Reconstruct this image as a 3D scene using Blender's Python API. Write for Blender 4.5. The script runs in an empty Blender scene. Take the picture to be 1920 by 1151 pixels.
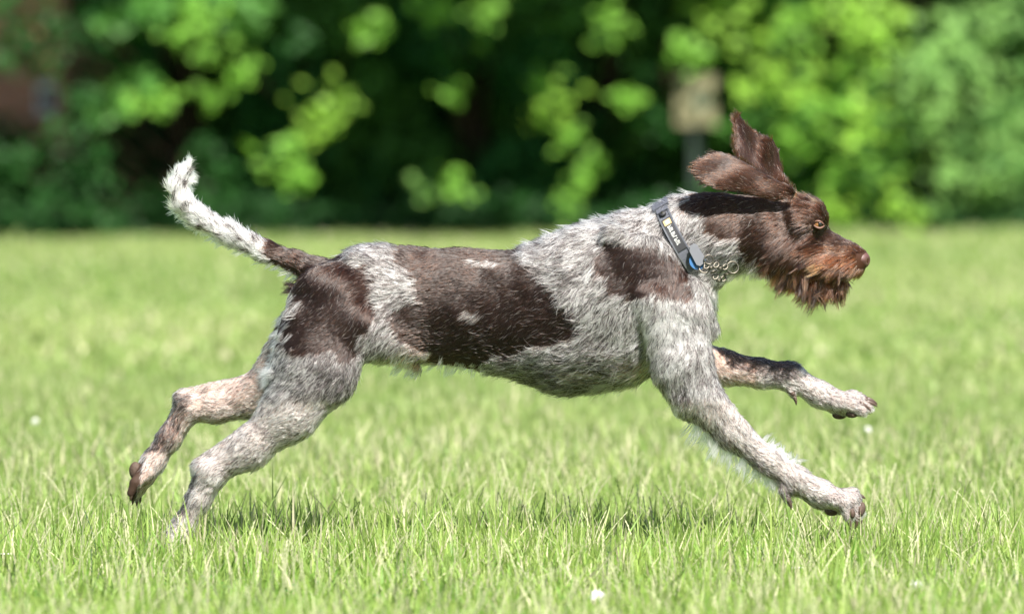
import bpy, math, random
import numpy as np
from mathutils import Vector, Matrix, kdtree

rng = np.random.default_rng(7)
random.seed(7)
C = bpy.context.scene.collection
scene = bpy.context.scene

# ------------------------------------------------------------------ camera, sky, sun, exposure
CAM_D, CAM_H = 9.4, 0.789
cam_d = bpy.data.cameras.new("camera")
cam_d.lens = 200.0
cam_d.sensor_width = 36.0
cam_d.clip_start = 0.1
cam_d.clip_end = 900.0
cam_d.dof.use_dof = True
cam_d.dof.focus_distance = 9.36
cam_d.dof.aperture_fstop = 3.7
cam_d.dof.aperture_blades = 0
cam = bpy.data.objects.new("camera", cam_d)
cam.location = (0.0, -CAM_D, CAM_H)
cam.rotation_euler = (math.radians(90.0 - 2.1235), 0.0, 0.0)
C.objects.link(cam)
scene.camera = cam

SUN = Vector((0.24, -0.57, 0.785)).normalized()           # towards the sun
world = bpy.data.worlds.new("World")
scene.world = world
world.use_nodes = True
wn = world.node_tree
wn.nodes.clear()
sky = wn.nodes.new("ShaderNodeTexSky")
sky.sky_type = "NISHITA"
sky.sun_disc = False
sky.sun_elevation = math.asin(SUN.z)
sky.sun_rotation = math.atan2(SUN.x, SUN.y)
bg = wn.nodes.new("ShaderNodeBackground")
bg.inputs["Strength"].default_value = 0.05
wo = wn.nodes.new("ShaderNodeOutputWorld")
wn.links.new(sky.outputs[0], bg.inputs[0])
wn.links.new(bg.outputs[0], wo.inputs[0])

sun_d = bpy.data.lights.new("sun", "SUN")
sun_d.energy = 5.0
sun_d.angle = math.radians(0.5)
sun_d.color = (1.0, 0.95, 0.87)
sun = bpy.data.objects.new("sun", sun_d)
sun.rotation_euler = SUN.to_track_quat("Z", "Y").to_euler()
sun.location = (3, -6, 9)
C.objects.link(sun)

vs = scene.view_settings
vs.view_transform = "Standard"
vs.look = "None"
vs.exposure = 1.5
vs.gamma = 1.0
vs.use_curve_mapping = False
scene.render.engine = "CYCLES"
scene.cycles.max_bounces = 10
scene.cycles.diffuse_bounces = 4
scene.cycles.glossy_bounces = 4
scene.cycles.transmission_bounces = 8
scene.cycles.use_denoising = True
scene.cycles.use_adaptive_sampling = True
scene.cycles.adaptive_threshold = 0.004

# ------------------------------------------------------------------ helpers
def tag(o, label=None, cat=None, group=None, kind=None):
    if label: o["label"] = label
    if cat: o["category"] = cat
    if group: o["group"] = group
    if kind: o["kind"] = kind
    return o

def empty(name, loc=(0, 0, 0)):
    o = bpy.data.objects.new(name, None)
    o.empty_display_size = 0.1
    o.location = loc
    C.objects.link(o)
    return o

def mesh_np(name, verts, quads=None, tris=None, mat=None, parent=None, smooth=False, col=None, colname="tint"):
    """one mesh object from numpy arrays"""
    me = bpy.data.meshes.new(name)
    verts = np.asarray(verts, np.float32)
    nq = 0 if quads is None else len(quads)
    nt = 0 if tris is None else len(tris)
    me.vertices.add(len(verts))
    me.vertices.foreach_set("co", verts.ravel())
    me.loops.add(nq * 4 + nt * 3)
    idx, start, tot = [], [], []
    if nq:
        idx.append(np.asarray(quads, np.int32).ravel()); tot.append(np.full(nq, 4, np.int32))
    if nt:
        idx.append(np.asarray(tris, np.int32).ravel()); tot.append(np.full(nt, 3, np.int32))
    tot = np.concatenate(tot)
    start = np.concatenate(([0], np.cumsum(tot)[:-1])).astype(np.int32)
    me.loops.foreach_set("vertex_index", np.concatenate(idx))
    me.polygons.add(nq + nt)
    me.polygons.foreach_set("loop_start", start)
    me.polygons.foreach_set("loop_total", tot)
    me.polygons.foreach_set("use_smooth", np.full(nq + nt, smooth))
    if col is not None:
        a = me.attributes.new(colname, "FLOAT_COLOR", "POINT")
        c4 = np.ones((len(verts), 4), np.float32); c4[:, :3] = col
        a.data.foreach_set("color", c4.ravel())
    me.update(calc_edges=True)
    me.validate()
    if mat: me.materials.append(mat)
    o = bpy.data.objects.new(name, me)
    C.objects.link(o)
    if parent: o.parent = parent
    return o

def pydata(name, v, f, mat=None, parent=None, smooth=False):
    me = bpy.data.meshes.new(name)
    me.from_pydata([tuple(p) for p in v], [], f)
    me.polygons.foreach_set("use_smooth", [smooth] * len(me.polygons))
    me.update()
    if mat: me.materials.append(mat)
    o = bpy.data.objects.new(name, me)
    C.objects.link(o)
    if parent: o.parent = parent
    return o

def tube_data(pts, rads, n=8, cap=True):
    pts = [Vector(p) for p in pts]
    v, f = [], []
    ref = Vector((0.13, 0.31, 0.94))
    for i, p in enumerate(pts):
        t = (pts[min(i + 1, len(pts) - 1)] - pts[max(i - 1, 0)]).normalized()
        a = t.cross(ref)
        if a.length < 1e-4: a = t.cross(Vector((1, 0, 0)))
        a.normalize(); b = t.cross(a).normalized()
        for k in range(n):
            w = 2 * math.pi * k / n
            v.append(p + (a * math.cos(w) + b * math.sin(w)) * rads[i])
    for i in range(len(pts) - 1):
        for k in range(n):
            f.append((i * n + k, i * n + (k + 1) % n, (i + 1) * n + (k + 1) % n, (i + 1) * n + k))
    if cap:
        f.append(tuple(range(n))[::-1]); f.append(tuple(range((len(pts) - 1) * n, len(pts) * n)))
    return v, f

def box_data(c, u, v, w):
    """box from centre and three half-extent vectors"""
    c, u, v, w = Vector(c), Vector(u), Vector(v), Vector(w)
    vs_ = [c + u * a + v * b + w * d for a in (-1, 1) for b in (-1, 1) for d in (-1, 1)]
    fs_ = [(0, 1, 3, 2), (4, 6, 7, 5), (0, 4, 5, 1), (2, 3, 7, 6), (0, 2, 6, 4), (1, 5, 7, 3)]
    return vs_, fs_

def join(parts):
    v, f = [], []
    for pv, pf in parts:
        o = len(v); v += list(pv); f += [tuple(i + o for i in q) for q in pf]
    return v, f

def value_noise(p, seed=0):
    """trilinear value noise in [0,1] at points p (n,3)"""
    p = np.asarray(p, np.float64)
    i = np.floor(p).astype(np.int64); f = p - i
    f = f * f * (3 - 2 * f)
    def h(a):
        n = (a[:, 0] * 374761393 + a[:, 1] * 668265263 + a[:, 2] * 2147483647 + seed * 974634777) & 0xFFFFFFFF
        n = ((n ^ (n >> 13)) * 1274126177) & 0xFFFFFFFF
        n = n ^ (n >> 16)
        return (n & 0xFFFF) / 65535.0
    out = 0
    for dx in (0, 1):
        for dy in (0, 1):
            for dz in (0, 1):
                w = (f[:, 0] if dx else 1 - f[:, 0]) * (f[:, 1] if dy else 1 - f[:, 1]) * (f[:, 2] if dz else 1 - f[:, 2])
                out = out + w * h(i + np.array([dx, dy, dz]))
    return out

# ------------------------------------------------------------------ materials
def new_mat(name):
    m = bpy.data.materials.new(name)
    m.use_nodes = True
    nt = m.node_tree
    nt.nodes.clear()
    out = nt.nodes.new("ShaderNodeOutputMaterial")
    return m, nt, out

def N(nt, t, **kw):
    n = nt.nodes.new(t)
    for k, v in kw.items(): setattr(n, k, v)
    return n

def simple_mat(name, col, rough=0.6, metal=0.0, spec=0.5, noise=0.15, scale=40.0, bump=0.0):
    m, nt, out = new_mat(name)
    b = N(nt, "ShaderNodeBsdfPrincipled")
    b.inputs["Roughness"].default_value = rough
    b.inputs["Metallic"].default_value = metal
    b.inputs["Specular IOR Level"].default_value = spec
    tc = N(nt, "ShaderNodeTexCoord")
    no = N(nt, "ShaderNodeTexNoise"); no.inputs["Scale"].default_value = scale; no.inputs["Detail"].default_value = 4
    nt.links.new(tc.outputs["Object"], no.inputs["Vector"])
    mx = N(nt, "ShaderNodeMix", data_type="RGBA")
    mx.inputs[6].default_value = tuple(c * (1 - noise) for c in col) + (1,)
    mx.inputs[7].default_value = tuple(min(1, c * (1 + noise)) for c in col) + (1,)
    nt.links.new(no.outputs["Fac"], mx.inputs[0])
    nt.links.new(mx.outputs[2], b.inputs["Base Color"])
    if bump:
        bp = N(nt, "ShaderNodeBump"); bp.inputs["Strength"].default_value = bump; bp.inputs["Distance"].default_value = 0.002
        nt.links.new(no.outputs["Fac"], bp.inputs["Height"]); nt.links.new(bp.outputs[0], b.inputs["Normal"])
    nt.links.new(b.outputs[0], out.inputs[0])
    return m

def leaf_mat(name, trans=0.35, rough=0.45, spec=0.35, boost=(1, 1, 1)):
    """two-sided plant tissue: reflects and lets light through, tint per leaf"""
    m, nt, out = new_mat(name)
    at = N(nt, "ShaderNodeAttribute", attribute_name="tint")
    b = N(nt, "ShaderNodeBsdfPrincipled")
    b.inputs["Roughness"].default_value = rough
    b.inputs["Specular IOR Level"].default_value = spec
    tr = N(nt, "ShaderNodeBsdfTranslucent")
    mul = N(nt, "ShaderNodeMix", data_type="RGBA", blend_type="MULTIPLY")
    mul.inputs[0].default_value = 1.0
    mul.inputs[7].default_value = (*boost, 1)
    mx = N(nt, "ShaderNodeMixShader"); mx.inputs[0].default_value = trans
    nt.links.new(at.outputs["Color"], b.inputs["Base Color"])
    nt.links.new(at.outputs["Color"], mul.inputs[6])
    nt.links.new(mul.outputs[2], tr.inputs["Color"])
    nt.links.new(b.outputs[0], mx.inputs[1]); nt.links.new(tr.outputs[0], mx.inputs[2])
    nt.links.new(mx.outputs[0], out.inputs[0])
    return m

M_leaf = leaf_mat("leaf", 0.35, 0.5, 0.18, (1.2, 1.2, 0.6))
M_grass = leaf_mat("grass_blade", 0.42, 0.5, 0.35, (1.05, 1.03, 0.8))
M_bark = simple_mat("bark", (0.045, 0.032, 0.020), 0.95, spec=.1, noise=0.4, scale=25, bump=0.8)
M_palebark = simple_mat("pale_bark", (0.36, 0.29, 0.22), 0.85, noise=0.3, scale=25, bump=0.5)

# ------------------------------------------------------------------ ground
def ground_mat():
    m, nt, out = new_mat("turf")
    b = N(nt, "ShaderNodeBsdfPrincipled"); b.inputs["Roughness"].default_value = 0.95; b.inputs["Specular IOR Level"].default_value = 0.1
    tc = N(nt, "ShaderNodeTexCoord")
    n1 = N(nt, "ShaderNodeTexNoise"); n1.inputs["Scale"].default_value = 1.3; n1.inputs["Detail"].default_value = 8
    n2 = N(nt, "ShaderNodeTexNoise"); n2.inputs["Scale"].default_value = 60; n2.inputs["Detail"].default_value = 5
    nt.links.new(tc.outputs["Object"], n1.inputs["Vector"]); nt.links.new(tc.outputs["Object"], n2.inputs["Vector"])
    r = N(nt, "ShaderNodeValToRGB")
    r.color_ramp.elements[0].position = 0.35; r.color_ramp.elements[0].color = (0.15, 0.24, 0.06, 1)
    r.color_ramp.elements[1].position = 0.70; r.color_ramp.elements[1].color = (0.30, 0.36, 0.14, 1)
    nt.links.new(n1.outputs["Fac"], r.inputs[0])
    mx = N(nt, "ShaderNodeMix", data_type="RGBA", blend_type="MULTIPLY"); mx.inputs[0].default_value = 0.35
    r2 = N(nt, "ShaderNodeValToRGB")
    r2.color_ramp.elements[0].position = 0.3; r2.color_ramp.elements[0].color = (0.45, 0.5, 0.4, 1)
    r2.color_ramp.elements[1].position = 0.7; r2.color_ramp.elements[1].color = (1, 1, 1, 1)
    nt.links.new(n2.outputs["Fac"], r2.inputs[0])
    nt.links.new(r.outputs[0], mx.inputs[6]); nt.links.new(r2.outputs[0], mx.inputs[7])
    nt.links.new(mx.outputs[2], b.inputs["Base Color"])
    bp = N(nt, "ShaderNodeBump"); bp.inputs["Strength"].default_value = 0.6; bp.inputs["Distance"].default_value = 0.02
    nt.links.new(n2.outputs["Fac"], bp.inputs["Height"]); nt.links.new(bp.outputs[0], b.inputs["Normal"])
    nt.links.new(b.outputs[0], out.inputs[0])
    return m

g = pydata("ground", [(-400, -60, 0), (400, -60, 0), (400, 800, 0), (-400, 800, 0)], [(0, 1, 2, 3)], ground_mat())
tag(g, "sunlit green playing field reaching back to the trees", "ground", kind="structure")

# ------------------------------------------------------------------ foliage
def leaf_cloud(centres, normals, size, tint, rs, flat=0.6):
    """diamond leaves with a folded midrib; returns verts, tris, colours"""
    n = len(centres)
    d = normals + rs.normal(0, flat, (n, 3)); d /= np.linalg.norm(d, axis=1)[:, None] + 1e-9
    a = rs.normal(0, 1, (n, 3)); a -= d * (a * d).sum(1)[:, None]; a /= np.linalg.norm(a, axis=1)[:, None] + 1e-9
    b = np.cross(d, a)
    L = (size * rs.uniform(0.7, 1.35, n))[:, None]; W = L * rs.uniform(0.30, 0.42, n)[:, None]
    base = centres - a * L * 0.5
    tip = centres + a * L * 0.5 - d * L * 0.10
    l = centres + b * W + d * L * 0.09
    r = centres - b * W + d * L * 0.09
    v = np.stack([base, l, tip, r], 1).reshape(-1, 3)
    o = np.arange(n)[:, None] * 4
    t = np.concatenate([o + np.array([[0, 2, 1]]), o + np.array([[0, 3, 2]])])
    c = np.repeat(tint * rs.uniform(0.75, 1.25, (n, 1)), 4, axis=0)
    return v, t, c

def crown_points(rs, lobes, n, shell=0.55):
    """points and outward normals through lumpy lobes [(cx,cy,cz,rx,ry,rz)]"""
    lobes = np.array(lobes, float)
    vol = (lobes[:, 3] * lobes[:, 4] * lobes[:, 5]) ** (2 / 3)
    k = rs.choice(len(lobes), n, p=vol / vol.sum())
    d = rs.normal(0, 1, (n, 3)); d /= np.linalg.norm(d, axis=1)[:, None]
    r = shell + (1 - shell) * rs.uniform(0, 1, n) ** 0.6
    r *= 1 + 0.12 * rs.normal(0, 1, n)
    p = lobes[k, :3] + d * lobes[k, 3:6] * r[:, None]
    nn = d / lobes[k, 3:6]; nn /= np.linalg.norm(nn, axis=1)[:, None]
    nn[:, 2] += 0.45
    return p, nn

def shrub_lobes(rs, rx, ry, h, n=26, lump=0.26, z0=0.0):
    out = []
    for _ in range(n):
        a = rs.uniform(0, 2 * math.pi); z = rs.uniform(0.03, 1.0)
        prof = math.sqrt(max(0.02, 1 - (max(z - 0.35, 0) / 0.66) ** 2)) * (0.86 + 0.14 * min(1, z / 0.2))
        rr = rs.uniform(0.55, 1.0) * prof
        s = lump * rs.uniform(0.7, 1.4)
        out.append((math.cos(a) * rx * rr, math.sin(a) * ry * rr, z0 + z * h, s, s, s * 0.8))
    return out

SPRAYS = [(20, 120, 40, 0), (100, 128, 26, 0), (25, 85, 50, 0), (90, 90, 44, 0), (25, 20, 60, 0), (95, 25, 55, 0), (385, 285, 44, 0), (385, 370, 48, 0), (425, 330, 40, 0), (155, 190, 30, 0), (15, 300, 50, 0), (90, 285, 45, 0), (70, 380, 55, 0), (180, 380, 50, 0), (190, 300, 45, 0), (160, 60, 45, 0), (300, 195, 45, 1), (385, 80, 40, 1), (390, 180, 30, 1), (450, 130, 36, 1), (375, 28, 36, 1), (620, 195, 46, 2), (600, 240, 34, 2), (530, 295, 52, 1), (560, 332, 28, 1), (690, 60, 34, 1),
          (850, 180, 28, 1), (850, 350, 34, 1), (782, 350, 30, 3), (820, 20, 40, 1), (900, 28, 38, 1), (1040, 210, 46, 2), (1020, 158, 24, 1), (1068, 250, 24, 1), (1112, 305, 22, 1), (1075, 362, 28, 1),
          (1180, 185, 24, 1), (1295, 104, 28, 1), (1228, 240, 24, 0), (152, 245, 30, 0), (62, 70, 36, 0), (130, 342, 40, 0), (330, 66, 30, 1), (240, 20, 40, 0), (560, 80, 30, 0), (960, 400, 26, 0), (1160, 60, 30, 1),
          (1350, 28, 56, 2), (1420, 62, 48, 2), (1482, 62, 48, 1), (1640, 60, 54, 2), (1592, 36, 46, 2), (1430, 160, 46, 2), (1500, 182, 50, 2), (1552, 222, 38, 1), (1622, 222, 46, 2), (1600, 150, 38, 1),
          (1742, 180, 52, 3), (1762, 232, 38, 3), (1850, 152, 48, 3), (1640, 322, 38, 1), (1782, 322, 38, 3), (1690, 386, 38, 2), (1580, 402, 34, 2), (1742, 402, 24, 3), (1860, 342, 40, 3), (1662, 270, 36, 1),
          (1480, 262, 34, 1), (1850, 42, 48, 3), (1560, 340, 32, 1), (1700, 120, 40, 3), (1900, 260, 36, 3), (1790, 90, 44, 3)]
SPRAY_TINT = [(.017, .070, .013), (.155, .34, .045), (.23, .42, .055), (.17, .32, .085)]  # dark shade tone first, then sunlit tones; the light is in the tint
SHRUB_X = [-3.30, -1.82, -1.15, -0.25, 0.48, 1.62, 2.42, 3.35]

def shrub_at(name, x, y, rx, ry, h, tint, label, cat, seed, group=None, nl=7000, size=0.07, lobes=30, lump=0.28):
    rs = np.random.default_rng(seed)
    root = empty(name, (x, y, 0))
    tag(root, label, cat, group)
    lb = shrub_lobes(rs, rx, ry, h, lobes, lump)
    p, nn = crown_points(rs, lb, nl, 0.45)
    keep = p[:, 2] > 0.01
    p, nn = p[keep], nn[keep]
    tints = np.array(tint)[None, :] * (0.8 + 0.4 * value_noise(p * 3.0 + seed)[:, None])
    v, t, c = leaf_cloud(p, nn, size, tints, rs)
    stems = []
    # leafy shoots
    off = len(v); v, t, c = [v], [t], [c]
    for (sx, sy, sr, kind) in SPRAYS:
        dist = (29.9 if sx < 900 else 30.5) + rs.uniform(-.25, .25) + (1.2 if sx > 1330 else 0)
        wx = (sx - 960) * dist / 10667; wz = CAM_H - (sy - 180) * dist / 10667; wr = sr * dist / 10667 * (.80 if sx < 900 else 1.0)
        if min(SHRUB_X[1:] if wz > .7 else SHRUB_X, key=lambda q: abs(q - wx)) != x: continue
        cx, cy = wx - x, dist - CAM_D - y
        nn_ = int(10 + 17 * (wr / .12) ** 1.6)
        pp = np.array([cx, cy, wz]) + rs.normal(0, 1, (nn_, 3)) * np.array([wr * .68, wr * .6, wr * .62])
        dn_ = np.tile(np.array([.25, -.65, .72]), (nn_, 1))
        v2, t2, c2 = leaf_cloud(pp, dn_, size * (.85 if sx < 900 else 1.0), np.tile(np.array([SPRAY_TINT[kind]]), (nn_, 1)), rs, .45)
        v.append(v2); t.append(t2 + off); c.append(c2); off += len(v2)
        stems.append(tube_data([(cx * .2, 0, max(.1, wz - .35)), (cx * .7, cy * .6, wz - .08), (cx, cy, wz)], [.012, .007, .003], 5))
    v, t, c = np.concatenate(v), np.concatenate(t), np.concatenate(c)
    fo = mesh_np("foliage", v, tris=t, mat=M_leaf, parent=root, col=c)
    for _ in range(7):
        a = rs.uniform(0, 6.28); q = rs.uniform(0.3, 0.75)
        stems.append(tube_data([(rs.normal(0, .06), rs.normal(0, .06), -0.02), (math.cos(a) * rx * q * .4, math.sin(a) * ry * q * .4, h * .4),
                                (math.cos(a) * rx * q, math.sin(a) * ry * q, h * rs.uniform(.7, .95))], [0.028, 0.018, 0.006], 6))
    pydata("branch", *join(stems), mat=M_bark, parent=root)["kind"] = "stuff"
    return root

G1, G2, G3 = (0.032, 0.130, 0.030), (0.068, 0.190, 0.034), (0.080, 0.185, 0.046)  # base leaves darker than the shoots; part of the hedge's shade is tinted in
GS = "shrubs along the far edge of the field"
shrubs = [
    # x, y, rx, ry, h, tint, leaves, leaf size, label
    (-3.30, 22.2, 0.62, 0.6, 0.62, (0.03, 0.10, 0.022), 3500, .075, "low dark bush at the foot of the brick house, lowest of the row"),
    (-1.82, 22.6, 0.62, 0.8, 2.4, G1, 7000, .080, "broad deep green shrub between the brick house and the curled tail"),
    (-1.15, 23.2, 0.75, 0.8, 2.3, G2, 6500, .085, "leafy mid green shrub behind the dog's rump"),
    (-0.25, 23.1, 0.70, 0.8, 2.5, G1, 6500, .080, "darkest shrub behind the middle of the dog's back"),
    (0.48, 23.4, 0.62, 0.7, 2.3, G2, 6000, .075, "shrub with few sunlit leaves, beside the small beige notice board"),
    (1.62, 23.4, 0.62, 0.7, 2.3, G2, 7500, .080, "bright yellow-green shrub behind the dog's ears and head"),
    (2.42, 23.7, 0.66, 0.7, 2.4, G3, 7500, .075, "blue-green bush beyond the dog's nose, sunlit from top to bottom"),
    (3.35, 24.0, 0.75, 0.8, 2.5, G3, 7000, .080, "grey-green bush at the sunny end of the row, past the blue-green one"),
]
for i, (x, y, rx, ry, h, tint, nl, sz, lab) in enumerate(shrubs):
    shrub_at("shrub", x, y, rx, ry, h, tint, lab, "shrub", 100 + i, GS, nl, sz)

# trees; most crowns leaned out and dense, above view, to shade the shrubs
def tree_at(x, y, height, crown, tint, label, seed, nl=9000, size=0.12, low=2.2, lean=(0, 0), extra=None, bark=M_bark):
    rs = np.random.default_rng(seed)
    root = empty("broadleaf_tree", (x, y, 0))
    tag(root, label, "tree", "trees overhanging the edge of the field")
    rx, ry = crown
    parts = [tube_data([(0, 0, -0.05), (0.03, -.02, .6), (lean[0] * .2, lean[1] * .2, low), (lean[0] * .6, lean[1] * .6, height * .6), (lean[0], lean[1], height * .92)],
                       [0.21, 0.16, 0.13, 0.08, 0.02], 10)]
    lb = []
    for k in range(34):
        a = rs.uniform(0, 6.28); zz = rs.uniform(0, 1)
        rr = math.sqrt(max(.05, 1 - (2 * zz - .75) ** 2 / 1.6)) * rs.uniform(.35, 1)
        c = (lean[0] + math.cos(a) * rx * rr, lean[1] + math.sin(a) * ry * rr, low + 0.35 + zz * (height - low - .3))
        s = rs.uniform(.4, .75)
        lb.append((*c, s, s, s * .65))
        if k % 2 == 0:
            st = (lean[0] * .35, lean[1] * .35, low * .8 + zz * (height - low) * .4)
            parts.append(tube_data([st, ((st[0] + c[0]) / 2, (st[1] + c[1]) / 2, (st[2] + c[2]) / 2 + .25), c], [0.06, 0.035, 0.01], 6))
    if extra: lb += extra
    pydata("trunk", *join(parts), mat=bark, parent=root, smooth=True)
    p, nn = crown_points(rs, lb, nl, 0.35)
    tints = np.array(tint)[None, :] * (0.8 + 0.4 * value_noise(p * 2.0 + seed)[:, None])
    v, t, c = leaf_cloud(p, nn, size, tints, rs)
    mesh_np("crown", v, tris=t, mat=M_leaf, parent=root, col=c)
    return root

def spray(x, y, z, s=.22, n=3, rs=np.random.default_rng(3)):
    return [(x + rs.normal(0, s * .6), y + rs.normal(0, .12), z + rs.normal(0, s * .5), s * .6, s * .6, s * .5) for _ in range(n)]

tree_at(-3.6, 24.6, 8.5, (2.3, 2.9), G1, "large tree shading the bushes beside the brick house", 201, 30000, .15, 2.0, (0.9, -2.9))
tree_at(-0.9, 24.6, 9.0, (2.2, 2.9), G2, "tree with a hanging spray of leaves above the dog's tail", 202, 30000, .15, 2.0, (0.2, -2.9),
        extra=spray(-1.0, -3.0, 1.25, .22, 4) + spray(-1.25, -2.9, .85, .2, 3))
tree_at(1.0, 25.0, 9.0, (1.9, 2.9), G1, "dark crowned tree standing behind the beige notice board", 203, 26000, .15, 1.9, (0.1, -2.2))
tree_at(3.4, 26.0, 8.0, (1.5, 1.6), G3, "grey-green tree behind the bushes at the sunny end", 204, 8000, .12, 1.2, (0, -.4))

# wood behind: one dense mass
rs = np.random.default_rng(55)
lb = []
for k in range(240):
    s = rs.uniform(.5, 1.0)
    lb.append((rs.uniform(-16, 16), 27.5 + rs.uniform(0, 3.5), rs.uniform(0.2, 7.5), s, s * .7, s))
p, nn = crown_points(rs, lb, 60000, .4)
p[:, 2] = np.abs(p[:, 2])
px_ = np.stack([rs.uniform(-16, 16, 45000), 27.3 + rs.uniform(0, 2.2, 45000), rs.uniform(0, 1, 45000) ** 1.3 * 3.2], 1)
p = np.concatenate([p, px_]); nn = np.concatenate([nn, np.tile(np.array([(0, -.6, .7)]), (45000, 1))])
v, t, c = leaf_cloud(p, nn, .24, np.tile(np.array([(0.034, 0.130, 0.034)]), (len(p), 1)), rs)
wd = mesh_np("woodland", v, tris=t, mat=M_leaf, col=c)
tag(wd, "dense dark wood closing off the field behind the shrubs", "woodland", kind="stuff")

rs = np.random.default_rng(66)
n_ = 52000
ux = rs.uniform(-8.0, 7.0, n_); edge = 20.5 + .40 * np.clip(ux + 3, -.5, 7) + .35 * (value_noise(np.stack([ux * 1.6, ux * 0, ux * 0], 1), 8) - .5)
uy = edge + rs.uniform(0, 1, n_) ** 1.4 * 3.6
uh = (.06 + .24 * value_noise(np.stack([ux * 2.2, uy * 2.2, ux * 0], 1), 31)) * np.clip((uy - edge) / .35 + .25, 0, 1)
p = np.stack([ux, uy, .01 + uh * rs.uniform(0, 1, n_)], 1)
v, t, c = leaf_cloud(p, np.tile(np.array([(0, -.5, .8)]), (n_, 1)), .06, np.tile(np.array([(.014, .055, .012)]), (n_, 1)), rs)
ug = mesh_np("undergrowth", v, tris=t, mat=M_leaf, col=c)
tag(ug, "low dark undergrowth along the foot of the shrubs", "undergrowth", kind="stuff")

# ------------------------------------------------------------------ brick house glimpsed through the leaves
house = empty("brick_house", (-3.05, 23.4, 0))
tag(house, "reddish brick house glimpsed through a gap in the leaves", "house")
def brick_mat():
    m, nt, out = new_mat("brickwork")
    b = N(nt, "ShaderNodeBsdfPrincipled"); b.inputs["Roughness"].default_value = .9
    tc = N(nt, "ShaderNodeTexCoord"); mp = N(nt, "ShaderNodeMapping"); mp.inputs["Rotation"].default_value = (math.radians(90), 0, 0)
    br = N(nt, "ShaderNodeTexBrick"); br.inputs["Scale"].default_value = 4.4
    br.inputs["Color1"].default_value = (.52, .23, .13, 1); br.inputs["Color2"].default_value = (.44, .18, .10, 1); br.inputs["Mortar"].default_value = (.42, .32, .25, 1)
    nt.links.new(tc.outputs["Object"], mp.inputs[0]); nt.links.new(mp.outputs[0], br.inputs["Vector"])
    nt.links.new(br.outputs["Color"], b.inputs["Base Color"]); nt.links.new(b.outputs[0], out.inputs[0])
    return m
M_brick = brick_mat()
M_white = simple_mat("white_paint", (.78, .78, .76), .4, noise=.04)
M_pane = simple_mat("added_window_pane", (.02, .025, .03), .3, noise=.1, spec=.3)
M_roof = simple_mat("roof_tile", (.20, .11, .08), .9, noise=.3)
# wall with an opening; white trim added in it for two bright spots
wallp = [box_data((-.71, 1.2, 1.4), (1.02, 0, 0), (0, 1.2, 0), (0, 0, 1.45)), box_data((.365, 1.2, .325), (.055, 0, 0), (0, 1.2, 0), (0, 0, .375)),
         box_data((.365, 1.2, 1.855), (.055, 0, 0), (0, 1.2, 0), (0, 0, .995)), box_data((.45, 1.2, 1.4), (.03, 0, 0), (0, 1.2, 0), (0, 0, 1.45)), box_data((.365, 1.25, .78), (.055, 0, 0), (0, 1.1, 0), (0, 0, .08))]
pydata("wall", *join(wallp), mat=M_brick, parent=house)
win = pydata("added_window", *join([box_data((.365, -.02, .705), (.05, 0, 0), (0, .06, 0), (0, 0, .018)), box_data((.365, -.01, .842), (.053, 0, 0), (0, .05, 0), (0, 0, .022)),
                              box_data((.319, .03, .771), (.007, 0, 0), (0, .03, 0), (0, 0, .047)), box_data((.411, .03, .771), (.007, 0, 0), (0, .03, 0), (0, 0, .047))]), mat=M_white, parent=house)
pydata("pane", *box_data((.365, .05, .771), (.038, 0, 0), (0, .004, 0), (0, 0, .047)), mat=M_pane, parent=win)
pydata("roof", [(-1.9, -.2, 2.86), (.6, -.2, 2.86), (.6, 2.6, 2.86), (-1.9, 2.6, 2.86), (-1.9, 1.2, 4.2), (.6, 1.2, 4.2)],
       [(0, 1, 5, 4), (2, 3, 4, 5), (0, 4, 3), (1, 2, 5), (0, 3, 2, 1)], mat=M_roof, parent=house)

# ------------------------------------------------------------------ notice board on its post
M_board = simple_mat("board_face", (.17, .155, .085), .6, noise=.1, scale=8)
M_emblem = simple_mat("board_emblem", (.10, .13, .09), .6)
M_post = simple_mat("green_grey_post", (.012, .024, .018), .5, noise=.1)
sg = empty("notice_board", (1.03, 22.5, 0))
tag(sg, "small beige notice board with a dark emblem, on a post among the shrubs", "sign")
pydata("board", *box_data((0, 0, 0.77), (.112, 0, 0), (0, .008, 0), (0, 0, .150)), mat=M_board, parent=sg)
pydata("post", *box_data((0, .034, .46), (.03, 0, 0), (0, .025, 0), (0, 0, .47)), mat=M_post, parent=sg)
ev = [(.03 + .045 * math.cos(a) , -.0105, .77 + .055 * math.sin(a)) for a in np.linspace(0, 6.283, 17)[:-1]]
ev2 = [(x, -.0075, z) for x, _, z in ev]
pydata("emblem", ev + ev2, [tuple(range(16))] + [(k, k + 16, (k + 1) % 16 + 16, (k + 1) % 16) for k in range(16)], mat=M_emblem, parent=sg)

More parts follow.
